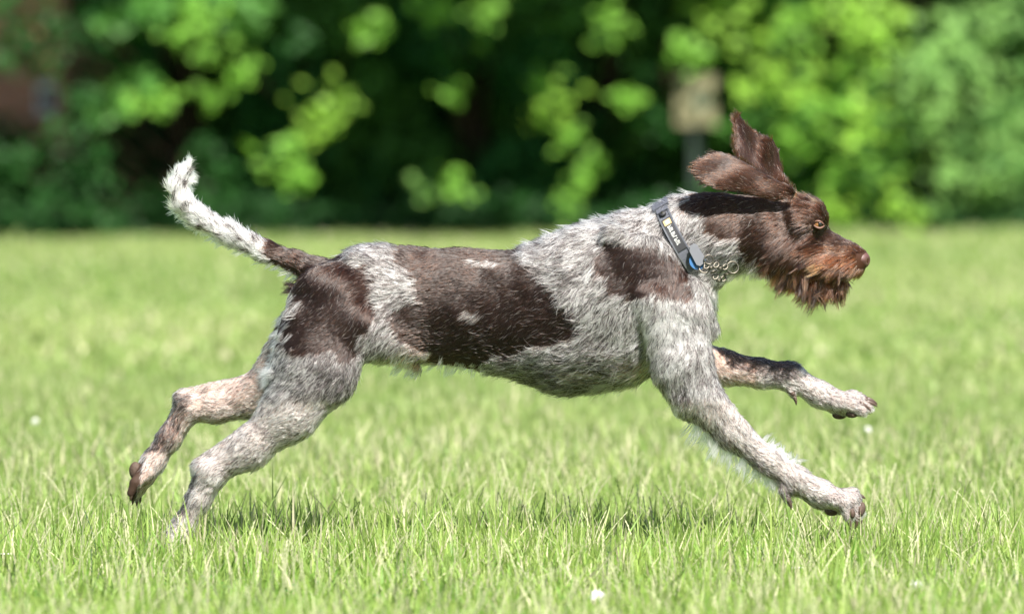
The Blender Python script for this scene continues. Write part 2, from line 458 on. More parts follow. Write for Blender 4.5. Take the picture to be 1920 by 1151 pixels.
# ------------------------------------------------------------------ grass
def grass_blades(n, y0, y1, half, rs, L=(.028, .074), W=(.0011, .0024), spread=.35, seed=0):
    y = rs.uniform(y0, y1, n)
    x = rs.uniform(-1, 1, n) * half(y)
    p = np.stack([x, y, np.zeros(n)], 1)
    q = p.copy(); q[:, 1] *= .55
    nz = value_noise(q * 2.1, 5); nz2 = value_noise(q * 9.0, 6); nz3 = value_noise(q * .6, 9)
    h = rs.uniform(L[0], L[1], n) * (0.62 + .5 * nz + .3 * nz2)
    h *= np.where(rs.uniform(0, 1, n) < .05, 1.45, 1.0)
    w = rs.uniform(W[0], W[1], n)
    a = rs.uniform(0, 2 * math.pi, n)
    lean = np.abs(rs.normal(0, spread, n)) + .05
    d = np.stack([np.cos(a), np.sin(a), np.zeros(n)], 1)
    f = rs.uniform(0, 2 * math.pi, n)
    s = np.stack([np.cos(f), np.sin(f) * .6, np.zeros(n)], 1)
    up = np.array([0, 0, 1.0])
    mid = p + d * (h * lean * .35)[:, None] + up * (h * .55)[:, None]
    tip = p + d * (h * lean * 1.05)[:, None] + up * (h * (1 - .25 * lean))[:, None]
    ws = s * w[:, None]
    v = np.stack([p - ws * .8, p + ws * .8, mid - ws, mid + ws, tip], 1).reshape(-1, 3)
    o = np.arange(n)[:, None] * 5
    quads = o + np.array([[0, 1, 3, 2]]); tris = o + np.array([[2, 3, 4]])
    near = np.clip((3.0 - y) / 3.5, 0, 1)[:, None]
    g0 = np.array([.142, .244, .052]) * (1 - near) + np.array([.116, .262, .030]) * near
    g1 = np.array([.322, .392, .150]) * (1 - near) + np.array([.300, .402, .104]) * near; st = np.array([.56, .53, .35])
    k = np.clip(.25 + .55 * nz3 + rs.normal(0, .30, n), 0, 1)[:, None]
    c = g0 * (1 - k) + g1 * k
    dry = rs.uniform(0, 1, n) < (.05 + .10 * nz)
    c[dry] = st * rs.uniform(.7, 1.15, (dry.sum(), 1))
    c *= rs.uniform(.8, 1.2, (n, 1))
    c = np.repeat(c, 5, 0)
    return v, quads, tris, c

rs = np.random.default_rng(11)
sets = []
hw = lambda y: .095 * (y + 9.4) + 1.0
sets.append(grass_blades(230000, -2.1, 1.6, hw, rs))
sets.append(grass_blades(130000, 1.6, 6.0, hw, rs, (.032, .075), (.0019, .0036)))
sets.append(grass_blades(120000, 6.0, 24.5, hw, rs, (.035, .07), (.0045, .009), .5))
sets.append(grass_blades(6500, -.55, .14, hw, rs, (.072, .112), (.0010, .0020), .22))
wide = grass_blades(90000, 1.0, 24.5, lambda y: .30 * (y + 9.4) + 1.0, rs, (.035, .07), (.005, .010), .5)
bx = wide[0].reshape(-1, 5, 3)[:, 0]; out_ = np.abs(bx[:, 0]) > hw(bx[:, 1]) - .3
wv = wide[0].reshape(-1, 5, 3)[out_].reshape(-1, 3); wk = wide[3].reshape(-1, 5, 3)[out_].reshape(-1, 3); no_ = np.arange(out_.sum())[:, None] * 5
sets.append((wv, no_ + np.array([[0, 1, 3, 2]]), no_ + np.array([[2, 3, 4]]), wk))
off, V, Q, T, K = 0, [], [], [], []
for v, q, t, c in sets:
    V.append(v); Q.append(q + off); T.append(t + off); K.append(c); off += len(v)
gr = mesh_np("grass", np.concatenate(V), np.concatenate(Q), np.concatenate(T), M_grass, col=np.concatenate(K))
tag(gr, "short lush green grass of the field under the dog", "grass", kind="stuff")

# seed heads of rye grass: stalk plus a spike of alternating spikelets
def seed_heads(n, y0, y1, rs):
    v, f, c = [], [], []
    for _ in range(n):
        y = rs.uniform(y0, y1); x = rs.uniform(-1, 1) * hw(y)
        h = rs.uniform(.06, .125); a = rs.uniform(0, 6.28); ln = abs(rs.normal(0, .28)) + .05
        dx, dy = math.cos(a) * ln, math.sin(a) * ln * .6
        P = lambda s: np.array([x + dx * h * s * s, y + dy * h * s * s, h * s * (1 - .15 * ln * s)])
        col = np.array([.52, .53, .33]) * rs.uniform(.75, 1.15) if rs.uniform() < .75 else np.array([.20, .30, .07]) * rs.uniform(.5, 1.1)
        if rs.uniform() < .04: col = np.array([.07, .12, .05])
        sd = np.array([rs.uniform(.7, 1), rs.uniform(-.5, .5), 0])
        w = .0009
        o = len(v); a0, a1 = P(0), P(.55)
        v += [a0 - sd * w, a0 + sd * w, a1 + sd * w, a1 - sd * w]; f.append((o, o + 1, o + 2, o + 3)); c += [col * .7] * 4
        m = 7; ww = rs.uniform(.0010, .0020)
        for k in range(m):
            s0 = .5 + .5 * k / m; s1 = s0 + .5 / m * 1.5
            sg_ = 1 if k % 2 else -1
            p0, p1 = P(s0), P(min(s1, 1.02)); pm = (p0 + p1) / 2
            o = len(v)
            v += [p0, pm + sd * ww * sg_ * 1.05, p1, pm - sd * ww * sg_ * .6]; f.append((o, o + 1, o + 2, o + 3)); c += [col] * 4
    return np.array(v), np.array(f), np.array(c)
sv, sf, sc = seed_heads(7500, -2.0, 2.6, np.random.default_rng(21))
sh = mesh_np("grass_seed_heads", sv, quads=sf, mat=M_grass, col=sc)
tag(sh, "pale ripe seed heads standing up out of the grass", "seed heads", kind="stuff")

rs = np.random.default_rng(23)
n_ = 12000
cy_ = rs.uniform(-2.0, 2.2, n_); cx_ = rs.uniform(-1, 1, n_) * hw(cy_)
k_ = value_noise(np.stack([cx_ * 2.6, cy_ * 2.0, cx_ * 0], 1), 19)
m_ = k_ > rs.uniform(.35, .8, n_)
p = np.stack([cx_, cy_, rs.uniform(.012, .042, n_)], 1)[m_]
v, t, c = leaf_cloud(p, np.tile(np.array([(0, -.25, 1)]), (len(p), 1)), .013, np.tile(np.array([(.070, .185, .035)]), (len(p), 1)), rs, .3)
cl = mesh_np("clover_leaves", v, tris=t, mat=M_grass, col=c)
tag(cl, "low dark clover leaves growing among the grass blades", "clover", kind="stuff")

# ================================================================== THE DOG
S = CAM_D / (200.0 / 36.0 * 1920.0)             # metres per photo pixel in the dog's plane
def PX(px, py, y=0.0):
    return np.array([(px - 960) * S, y, (1075 - py) * S])

VOX = 0.003
lo = np.array([(215 - 960) * S, -0.20, (1075 - 1045) * S - .012])
hi = np.array([(1660 - 960) * S, 0.20, (1075 - 200) * S])
dims = np.ceil((hi - lo) / VOX).astype(int) + 1
gx = (lo[0] + VOX * np.arange(dims[0])).astype(np.float32)
gy = (lo[1] + VOX * np.arange(dims[1])).astype(np.float32)
gz = (lo[2] + VOX * np.arange(dims[2])).astype(np.float32)
F = np.full(dims, 0.06, np.float32)
GID = np.zeros(dims, np.int8)
MARG = 0.04

def region(mn, mx):
    a = np.clip(((mn - lo) / VOX).astype(int), 0, dims - 1); b = np.clip(((mx - lo) / VOX).astype(int) + 2, 1, dims)
    return tuple(slice(i, j) for i, j in zip(a, b))

def blend(sl, d, k, gid):
    f = F[sl]
    closer = d < f
    h = np.maximum(k - np.abs(f - d), 0) / k
    F[sl] = np.minimum(f, d) - h * h * k * .25
    gg = GID[sl]; gg[closer] = gid

def cone(a, b, ra, rb, fy, k, gid, cut=False):
    """tapered round limb piece; a, b = (px, py, depth m), radii in px"""
    A, B = PX(*a), PX(*b); ra *= S; rb *= S
    R = max(ra, rb)
    ext = np.array([R, R * fy, R]) + MARG
    sl = region(np.minimum(A, B) - ext, np.maximum(A, B) + ext)
    X = gx[sl[0]][:, None, None]; Y = gy[sl[1]][None, :, None] / fy; Z = gz[sl[2]][None, None, :]
    A = A.copy(); B = B.copy(); A[1] /= fy; B[1] /= fy
    D = B - A; L2 = max((D * D).sum(), 1e-12)
    t = ((X - A[0]) * D[0] + (Y - A[1]) * D[1] + (Z - A[2]) * D[2]) / L2
    t = np.clip(t, 0, 1)
    dx = X - (A[0] + D[0] * t); dy = Y - (A[1] + D[1] * t); dz = Z - (A[2] + D[2] * t)
    d = np.sqrt(dx * dx + dy * dy + dz * dz) - (ra + (rb - ra) * t)
    d = d.astype(np.float32)
    if cut:
        f = F[sl]; h = np.maximum(k - np.abs(-f - d), 0) / k    # smooth subtraction
        F[sl] = -(np.minimum(-f, d) - h * h * k * .25)
    else:
        blend(sl, d, k, gid)

def chain(pts, k, gid):
    """pts: (px, py, depth, radius, fy)"""
    for p, q in zip(pts, pts[1:]):
        cone(p[:3], q[:3], p[3], q[3], (p[4] + q[4]) / 2, k, gid)

def plate(poly, yfun, half, k, gid):
    """thin curved flap: outline in px, mid-surface depth yfun(px,py)"""
    poly = np.array(poly, float)
    P3 = np.array([PX(x, y)[[0, 2]] for x, y in poly])
    mn, mx = P3.min(0) - .02, P3.max(0) + .02
    sl = region(np.array([mn[0], -.2, mn[1]]), np.array([mx[0], .2, mx[1]]))
    X, Z = np.meshgrid(gx[sl[0]], gz[sl[2]], indexing="ij")
    d2 = poly_sdf(P3, X, Z)
    yc = yfun(X / S + 960, 1075 - Z / S)
    gyx, gyz = np.gradient(yc, VOX)
    slope = np.sqrt(1 + np.minimum(gyx ** 2 + gyz ** 2, 9))
    w = (np.abs(gy[sl[1]][None, :, None] - yc[:, None, :]) / slope[:, None, :]) - half
    dd = d2[:, None, :]
    d = np.where((dd > 0) & (w > 0), np.sqrt(np.maximum(dd, 0) ** 2 + np.maximum(w, 0) ** 2), np.maximum(dd, w)).astype(np.float32) - .0015
    blend(sl, d, k, gid)

def poly_sdf(P, X, Z):
    d = np.full(X.shape, 1e9); inside = np.zeros(X.shape, bool)
    n = len(P)
    for i in range(n):
        a, b = P[i], P[(i + 1) % n]
        ex, ez = b - a
        wx, wz = X - a[0], Z - a[1]
        t = np.clip((wx * ex + wz * ez) / (ex * ex + ez * ez + 1e-12), 0, 1)
        d = np.minimum(d, (wx - ex * t) ** 2 + (wz - ez * t) ** 2)
        c = ((a[1] > Z) != (b[1] > Z)) & (X < (b[0] - a[0]) * (Z - a[1]) / (b[1] - a[1] + 1e-12) + a[0])
        inside ^= c
    d = np.sqrt(d)
    return np.where(inside, -d, d)

TORSO, HEAD, EAR_N, EAR_F, TAIL, FORE_N, FORE_F, HIND_N, HIND_F = range(1, 10)
NY, FY = -0.072, 0.072
# far legs first, so that blends with the body come later
chain([(1255, 600, .06, 62, .6), (1300, 682, FY, 40, .75), (1360, 694, FY + .01, 31, .8), (1430, 704, FY + .01, 25, .85), (1485, 710, FY + .01, 24, .9), (1540, 741, FY + .008, 21, 1.0), (1588, 763, FY + .006, 22, 1.15)], .012, FORE_F)
for i, (dy, ox, oy) in enumerate([(-.027, -5, 7), (-.009, 7, 2), (.009, 9, -4), (.026, 0, -8)]):
    chain([(1575, 757, FY + .006 + dy * .6, 15, 1), (1606 + ox, 756 + oy, FY + .006 + dy, 11.5, .8), (1627 + ox, 768 + oy, FY + .006 + dy, 9, .8)], .0035, FORE_F)
cone((1486, 735, FY - .002), (1490, 744, FY - .002), 8, 6, 1, .006, FORE_F)
chain([(590, 640, .05, 80, .65), (545, 700, FY, 62, .7), (470, 750, FY + .01, 36, .72), (400, 768, FY + .012, 27, .75), (348, 768, FY + .012, 25, .85)], .015, HIND_F)
cone((352, 760, FY + .012), (330, 748, FY + .012), 14, 9, .9, .014, HIND_F)
chain([(345, 772, FY + .012, 25, .85), (312, 826, FY + .012, 20, .95), (282, 870, FY + .012, 20, 1.05), (262, 898, FY + .01, 22, 1.15)], .012, HIND_F)
for i, (dy, ox, oy) in enumerate([(-.024, -4, -6), (-.008, -1, 3), (.008, 3, 5), (.023, 6, 0)]):
    chain([(268, 890, FY + .01 + dy * .6, 15, 1), (253 + ox, 915 + oy, FY + .01 + dy, 11, .8), (243 + ox, 936 + oy, FY + .01 + dy, 8, .8)], .0035, HIND_F)
# torso
chain([(634, 576, 0, 88, .74), (700, 568, 0, 99, .68), (770, 567, 0, 98, .63), (870, 575, 0, 101, .64), (965, 586, 0, 110, .66), (1060, 590, 0, 136, .64),
       (1130, 572, 0, 147, .64), (1195, 556, 0, 140, .64), (1232, 556, 0, 96, .80)], .03, TORSO)
cone((1240, 575, -.03), (1262, 640, -.03), 62, 50, .9, .02, TORSO)
cone((1240, 575, .03), (1262, 640, .03), 62, 50, .9, .02, TORSO)
chain([(1195, 480, 0, 78, .72), (1285, 452, 0, 74, .70), (1345, 440, 0, 70, .74), (1400, 432, 0, 64, .85)], .03, TORSO)
cone((1275, 470, 0), (1318, 500, 0), 60, 30, .7, .03, TORSO)
# belly fold to the stifle, sheath
cone((700, 625, -.055), (760, 640, -.03), 44, 26, .5, .03, TORSO)
cone((760, 674, 0), (782, 690, 0), 12, 6, 1, .012, TORSO)
# near hind leg
chain([(628, 580, -.045, 88, .55), (592, 690, NY, 72, .6), (547, 766, NY - .008, 49, .66), (474, 834, NY - .01, 30, .74), (398, 880, NY - .01, 25, .85)], .025, HIND_N)
cone((402, 878, NY - .01), (374, 869, NY - .01), 17, 10, .9, .014, HIND_N)
chain([(397, 884, NY - .01, 29, .82), (376, 930, NY - .01, 20, .95), (348, 980, NY - .01, 18, 1.05), (330, 1004, NY - .01, 21, 1.15)], .012, HIND_N)
for i, (dy, ox, oy) in enumerate([(-.024, 4, 0), (-.008, -3, 4), (.008, -4, 2), (.023, 3, -3)]):
    chain([(338, 998, NY - .01 + dy * .6, 15, 1), (326 + ox, 1015 + oy, NY - .01 + dy, 12, .9), (316 + ox, 1024 + oy, NY - .01 + dy, 9, .9)], .005, HIND_N)
# near fore leg: shoulder blade, upper arm, forearm, pastern, toes
chain([(1205, 500, -.062, 62, .45), (1262, 598, -.070, 62, .5), (1278, 680, NY - .006, 54, .6), (1298, 738, NY - .006, 42, .7)], .014, FORE_N)
cone((1203, 585, -.104), (1222, 680, -.104), 13, 13, .9, .014, FORE_N, cut=True)
cone((1296, 742, NY - .006), (1276, 758, NY - .006), 22, 12, .8, .014, FORE_N)
chain([(1305, 738, NY - .006, 42, .7), (1370, 806, NY - .004, 29, .8), (1435, 858, NY - .002, 23, .88), (1484, 893, NY, 23, .95), (1535, 920, NY, 21, 1.05), (1570, 934, NY, 22, 1.15)], .014, FORE_N)
for i, (dy, ox, oy) in enumerate([(-.028, -14, 5), (-.010, 3, 3), (.009, 10, -1), (.027, 8, -8)]):
    chain([(1552, 928, NY + dy * .6, 14, 1), (1589 + ox, 930 + oy, NY + dy, 11.5, .8), (1600 + ox, 957 + oy, NY + dy, 8.5, .8)], .0035, FORE_N)
cone((1466, 912, NY - .012), (1472, 930, NY - .014), 9, 6, 1, .008, FORE_N)
# muscle and tendon
cone((575, 728, NY - .022), (505, 788, NY - .016), 34, 18, .6, .012, HIND_N)
cone((505, 776, NY - .010), (376, 862, NY - .010), 11, 9, .8, .007, HIND_N)
cone((655, 600, -.074), (640, 700, -.070), 46, 26, .5, .014, HIND_N)
cone((575, 600, -.068), (540, 690, -.068), 42, 30, .5, .014, HIND_N)
cone((500, 712, FY + .01), (338, 742, FY + .012), 10, 8, .8, .007, HIND_F)
cone((1222, 560, -.088), (1268, 715, -.088), 36, 26, .5, .012, FORE_N)
cone((1290, 540, -.070), (1322, 612, -.058), 28, 24, .6, .012, FORE_N)
cone((1150, 440, -.060), (1205, 520, -.078), 22, 24, .4, .014, TORSO)
cone((1330, 745, NY - .016), (1400, 820, NY - .010), 22, 14, .7, .008, FORE_N)
cone((672, 486, -.042), (690, 500, -.046), 14, 12, .6, .014, TORSO)
# tail
chain([(622, 525, 0, 34, .8), (590, 508, 0, 25, .9), (555, 491, 0, 19, .95), (500, 470, 0, 17, 1), (430, 437, -.003, 16.5, 1), (375, 408, -.006, 15.5, 1), (343, 380, -.008, 14, 1),
       (334, 352, -.008, 12, 1), (341, 326, -.006, 9, 1), (354, 306, -.004, 4, 1)], .012, TAIL)
# head
cone((1448, 428, 0), (1500, 420, 0), 68, 50, .84, .02, HEAD)
cone((1500, 412, -.022), (1528, 408, -.026), 38, 24, .9, .014, HEAD)
cone((1500, 412, .022), (1528, 408, .026), 38, 24, .9, .014, HEAD)
cone((1438, 455, -.028), (1490, 470, -.022), 50, 38, .6, .016, HEAD)
cone((1438, 455, .028), (1490, 470, .022), 50, 38, .6, .016, HEAD)
chain([(1505, 455, 0, 48, .72), (1560, 476, 0, 33, .85), (1595, 484, 0, 25, 1.0), (1612, 487, 0, 17, 1.0)], .016, HEAD)
for s in (-1, 1):
    chain([(1520, 482, s * .016, 26, .8), (1558, 498, s * .020, 19, .8), (1590, 503, s * .014, 13, .9), (1606, 505, s * .006, 8, 1)], .010, HEAD)
chain([(1452, 480, 0, 36, .85), (1490, 506, 0, 26, .9), (1535, 527, 0, 15, 1.25), (1580, 530, 0, 10, 1.2)], .016, HEAD)
cone((1520, 514, 0), (1606, 518, 0), 4, 5, 12, .006, HEAD, cut=True)
for s in (-1, 1):
    cone((1530, 421, s * .058), (1538, 424, s * .056), 9, 7, .9, .010, HEAD, cut=True)     # eye sockets
# ears
near_ear = [(1485, 366), (1455, 374), (1420, 366), (1388, 358), (1352, 353), (1322, 341), (1305, 328), (1299, 313), (1310, 301), (1329, 292), (1349, 287), (1372, 294),
            (1396, 306), (1422, 321), (1447, 335), (1470, 346), (1488, 356)]
def y_near(px, py):
    s = np.clip((1480 - px) / 180, 0, 1)                      # base to tip
    mid = 362 - s * 52 + 14 * s * s                            # axis height along the ear
    v = (py - mid) / 34
    return -.050 - .030 * s + .005 * np.clip(v, -1.3, 1.3) ** 2 - .020 * v * s + .0016 * np.sin(px / 17 + py / 9) * s + .0016 * np.sin(px / 31 - py / 12)
plate(near_ear, y_near, .0018, .008, EAR_N)
far_ear = [(1484, 356), (1474, 338), (1468, 320), (1464, 300), (1460, 284), (1453, 270), (1441, 261), (1421, 251), (1403, 240), (1393, 224), (1385, 218), (1380, 226), (1381, 246),
           (1377, 266), (1378, 286), (1384, 304), (1404, 320), (1430, 338), (1450, 352), (1465, 362)]
def y_far(px, py):
    s = np.clip((356 - py) / 135, 0, 1)
    ax = 1462 - 62 * s
    v = (px - ax) / 42
    return .044 + .012 * s - .050 * np.clip(-v - .15, 0, 1.2) ** 1.5 + .018 * np.clip(v - .35, 0, 1.2) ** 1.5 + .006 * v + .003 * np.sin(px / 8 + py / 40)
plate(far_ear, y_far, .0018, .008, EAR_F)

def surface_nets(F):
    nx, ny, nz = F.shape
    ins = F < 0
    cnt = np.zeros((nx - 1, ny - 1, nz - 1), np.int8)
    for a in (0, 1):
        for b in (0, 1):
            for c in (0, 1):
                cnt += ins[a:nx - 1 + a, b:ny - 1 + b, c:nz - 1 + c]
    act = (cnt > 0) & (cnt < 8)
    ci = np.argwhere(act)
    vid = np.full(act.shape, -1, np.int64); vid[act] = np.arange(len(ci))
    acc = np.zeros((len(ci), 3)); num = np.zeros(len(ci))
    corners = [(a, b, c) for a in (0, 1) for b in (0, 1) for c in (0, 1)]
    for p in corners:
        for ax in range(3):
            if p[ax] == 0:
                q = list(p); q[ax] = 1
                fa = F[ci[:, 0] + p[0], ci[:, 1] + p[1], ci[:, 2] + p[2]]; fb = F[ci[:, 0] + q[0], ci[:, 1] + q[1], ci[:, 2] + q[2]]
                m = (fa < 0) != (fb < 0)
                t = np.where(m, fa / np.where(m, fa - fb, 1), 0)
                pt = np.array(p, float)[None, :].repeat(len(ci), 0); pt[:, ax] = t
                acc += pt * m[:, None]; num += m
    verts = ci + acc / num[:, None]
    quads = []
    for ax in range(3):
        a0 = [slice(1, -1)] * 3
        s0 = [slice(1, n - 1) for n in (nx, ny, nz)]; s1 = list(s0)
        s0[ax] = slice(0, (nx, ny, nz)[ax] - 1); s1[ax] = slice(1, (nx, ny, nz)[ax])
        A, B = ins[tuple(s0)], ins[tuple(s1)]
        e = np.argwhere(A != B)
        sgn = A[A != B]
        e = e + np.array([0 if i == ax else 1 for i in range(3)])
        u, w = [(1, 2), (2, 0), (0, 1)][ax]
        def at(du, dw):
            q = e.copy(); q[:, u] += du; q[:, w] += dw
            return vid[q[:, 0], q[:, 1], q[:, 2]]
        Q = np.stack([at(-1, -1), at(0, -1), at(0, 0), at(-1, 0)], 1)
        Q[~sgn] = Q[~sgn][:, ::-1]
        quads.append(Q)
    return verts, np.concatenate(quads)

vg, quads = surface_nets(F)
V = lo + vg * VOX
GI = GID[tuple(np.clip(np.round(vg).astype(int), 0, dims - 1).T)]
nV = len(V)
# edges for smoothing
E = np.concatenate([quads[:, [0, 1]], quads[:, [1, 2]], quads[:, [2, 3]], quads[:, [3, 0]]])
E = np.concatenate([E, E[:, ::-1]])
deg = np.bincount(E[:, 0], minlength=nV)
def smooth(a, it, w=.5):
    a = np.array(a, float)
    two = a.ndim == 2
    for _ in range(it):
        if two:
            m = np.stack([np.bincount(E[:, 0], a[E[:, 1], j], nV) for j in range(a.shape[1])], 1) / deg[:, None]
        else:
            m = np.bincount(E[:, 0], a[E[:, 1]], nV) / deg
        a = a * (1 - w) + m * w
    return a
ear = (GI == EAR_N) | (GI == EAR_F)
V = smooth(V, 2, .5)
def normals(V):
    a, b, c, d = (V[quads[:, i]] for i in range(4))
    fn = np.cross(c - a, d - b)
    nn = np.stack([sum(np.bincount(quads[:, i], fn[:, j], nV) for i in range(4)) for j in range(3)], 1)
    return nn / (np.linalg.norm(nn, axis=1)[:, None] + 1e-12), np.linalg.norm(fn, axis=1) * .5
NR, qarea = normals(V)
lump = ((value_noise(V * np.array([14, 14, 22]), 41) - .5) * .007 + (value_noise(V * 42, 42) - .5) * .0028) * np.where(np.isin(GI, (TORSO, HIND_N, FORE_N, HIND_F, FORE_F)), 1, .25)
legs_ = np.isin(GI, (HIND_F, FORE_F)) | ((GI == HIND_N) & (V[:, 2] < .30)) | ((GI == FORE_N) & (V[:, 2] < .29))
V = V + NR * (lump * np.where(legs_, .4, .6))[:, None]
NR, qarea = normals(V)
NRs = smooth(NR, 6); NRs /= np.linalg.norm(NRs, axis=1)[:, None] + 1e-9
vx, vy = V[:, 0] / S + 960, 1075 - V[:, 2] / S           # the dog's own side elevation, in px units

# ---- lie of the hair: guides per body region (px, py, dx, dy)  (dy down)
guides = {
    TORSO: [(600, 520, -.9, .3), (650, 480, -1, .1), (700, 600, -.8, .55), (760, 470, -1, .08), (760, 660, -.85, .4), (870, 480, -1, .1), (870, 570, -1, .2), (870, 670, -.95, .3),
            (965, 480, -1, .15), (965, 590, -.97, .28), (965, 700, -.9, .1), (1050, 470, -.95, .3), (1060, 600, -.85, .5), (1060, 700, -.95, .1), (1060, 735, -.95, -.1),
            (1130, 430, -.9, .35), (1130, 520, -.75, .6), (1130, 620, -.6, .8), (1150, 710, -.95, .1), (1200, 420, -.85, .45), (1200, 500, -.7, .7), (1215, 600, -.45, .9),
            (1260, 400, -.85, .35), (1270, 470, -.7, .7), (1300, 560, -.3, .95), (1335, 600, -.15, 1), (1310, 380, -.9, .25), (1320, 440, -.75, .6), (1340, 515, -.7, .5),
            (1380, 400, -.85, .4), (1390, 450, -.8, .6), (1410, 500, -.8, .5)],
    HEAD: [(1620, 480, -.9, -.2), (1590, 460, -.9, -.3), (1555, 440, -.8, -.5), (1545, 410, -.5, -.85), (1530, 375, -.75, -.5), (1490, 365, -.95, -.1), (1470, 400, -.9, .2),
           (1500, 450, -.85, .45), (1530, 460, -.8, .5), (1440, 440, -.85, .5), (1460, 490, -.7, .7), (1500, 510, -.5, .85), (1560, 490, -.8, .5), (1590, 495, -.8, .5),
           (1540, 530, -.3, 1), (1580, 530, -.2, 1), (1400, 430, -.9, .4), (1430, 390, -.9, .2)],
    EAR_N: [(1470, 360, -.9, -.3), (1400, 330, -.97, -.2), (1320, 310, -1, -.05), (1380, 350, -1, -.1), (1360, 295, -.95, -.3)],
    EAR_F: [(1465, 340, -.35, -.93), (1430, 290, -.4, -.9), (1390, 235, -.3, -.95), (1385, 280, -.15, -1)],
    TAIL: [(600, 510, -.9, -.4), (540, 485, -.9, -.4), (460, 450, -.9, -.42), (390, 415, -.87, -.48), (345, 380, -.55, -.83), (334, 350, .05, -1), (345, 320, .4, -.9)],
    FORE_N: [(1205, 500, -.5, .85), (1260, 600, -.2, .97), (1280, 680, -.1, 1), (1300, 740, .3, .95), (1370, 806, .62, .78), (1435, 858, .72, .7), (1484, 893, .75, .65), (1540, 922, .88, .48), (1590, 935, .8, .6),
             (1276, 758, -.2, 1)],
    FORE_F: [(1300, 682, .8, .4), (1360, 694, .95, .3), (1430, 704, .93, .36), (1485, 712, .85, .5), (1540, 741, .87, .5), (1590, 763, .9, .4)],
    HIND_N: [(628, 560, -.75, .65), (600, 640, -.6, .8), (660, 660, -.45, .9), (592, 700, -.72, .7), (545, 766, -.78, .62), (472, 832, -.85, .52), (398, 876, -.8, .6), (376, 930, -.42, .9), (345, 985, -.5, .85), (320, 1020, -.6, .7)],
    HIND_F: [(590, 640, -.7, .7), (540, 700, -.85, .5), (470, 744, -.95, .3), (400, 762, -.97, .25), (345, 766, -.7, .7), (312, 826, -.5, .85), (280, 870, -.5, .85), (250, 910, -.5, .85)],
}
FL = np.zeros((nV, 3))
for gid, gl in guides.items():
    m = np.where(GI == gid)[0]
    acc = np.zeros((len(m), 2))
    for (px, py, dx, dy) in gl:
        w = 1 / ((vx[m] - px) ** 2 + (vy[m] - py) ** 2 + 120) ** 1.6
        acc += w[:, None] * np.array([[dx, dy]])
    acc /= np.linalg.norm(acc, axis=1)[:, None] + 1e-12
    FL[m, 0] = acc[:, 0]; FL[m, 2] = -acc[:, 1]
FL = smooth(FL, 14)
fz = value_noise(V * 28, 3) - .5; fz2 = value_noise(V * 28, 4) - .5
ang = fz * 1.0
ca, sa = np.cos(ang), np.sin(ang)
FL = np.stack([FL[:, 0] * ca - FL[:, 2] * sa, FL[:, 1] + fz2 * .5, FL[:, 0] * sa + FL[:, 2] * ca], 1)
FL -= NRs * (FL * NRs).sum(1)[:, None]
FL /= np.linalg.norm(FL, axis=1)[:, None] + 1e-9

# ---- coat pattern in the dog's side elevation
def inpoly(poly, px, py):
    ins = np.zeros(px.shape, bool); n = len(poly)
    for i in range(n):
        (x0, y0), (x1, y1) = poly[i], poly[(i + 1) % n]
        ins ^= ((y0 > py) != (y1 > py)) & (px < (x1 - x0) * (py - y0) / (y1 - y0 + 1e-9) + x0)
    return ins
saddle = [(728, 440), (780, 440), (870, 440), (975, 440), (985, 488), (1000, 505), (1012, 522), (1042, 545), (1064, 565), (1082, 590), (1087, 622), (1070, 634), (1030, 642), (980, 655), (930, 672),
          (905, 700), (850, 700), (815, 672), (765, 642), (738, 612), (735, 588), (752, 572), (788, 560), (782, 535), (757, 500)]
rump = [(590, 480), (650, 465), (668, 490), (692, 500), (706, 522), (702, 545), (716, 565), (706, 590), (692, 612), (682, 642), (652, 668), (602, 652), (556, 646), (530, 632), (518, 606), (524, 588), (536, 572),
        (548, 545), (552, 520), (565, 500)]
shoulder = [(1122, 482), (1150, 455), (1190, 447), (1225, 452), (1257, 478), (1288, 505), (1296, 545), (1272, 552), (1250, 557), (1215, 545), (1175, 552), (1145, 537), (1130, 512)]
headp = [(1300, 340), (1480, 300), (1650, 420), (1660, 620), (1480, 620), (1452, 512), (1425, 486), (1392, 468), (1384, 446), (1350, 436), (1322, 428), (1330, 406), (1300, 396), (1282, 384)]  # brown head; under the ear tip it also paints in part of its shadow
tailp = [(497, 430), (560, 450), (620, 470), (610, 545), (560, 530), (512, 498), (503, 480)]

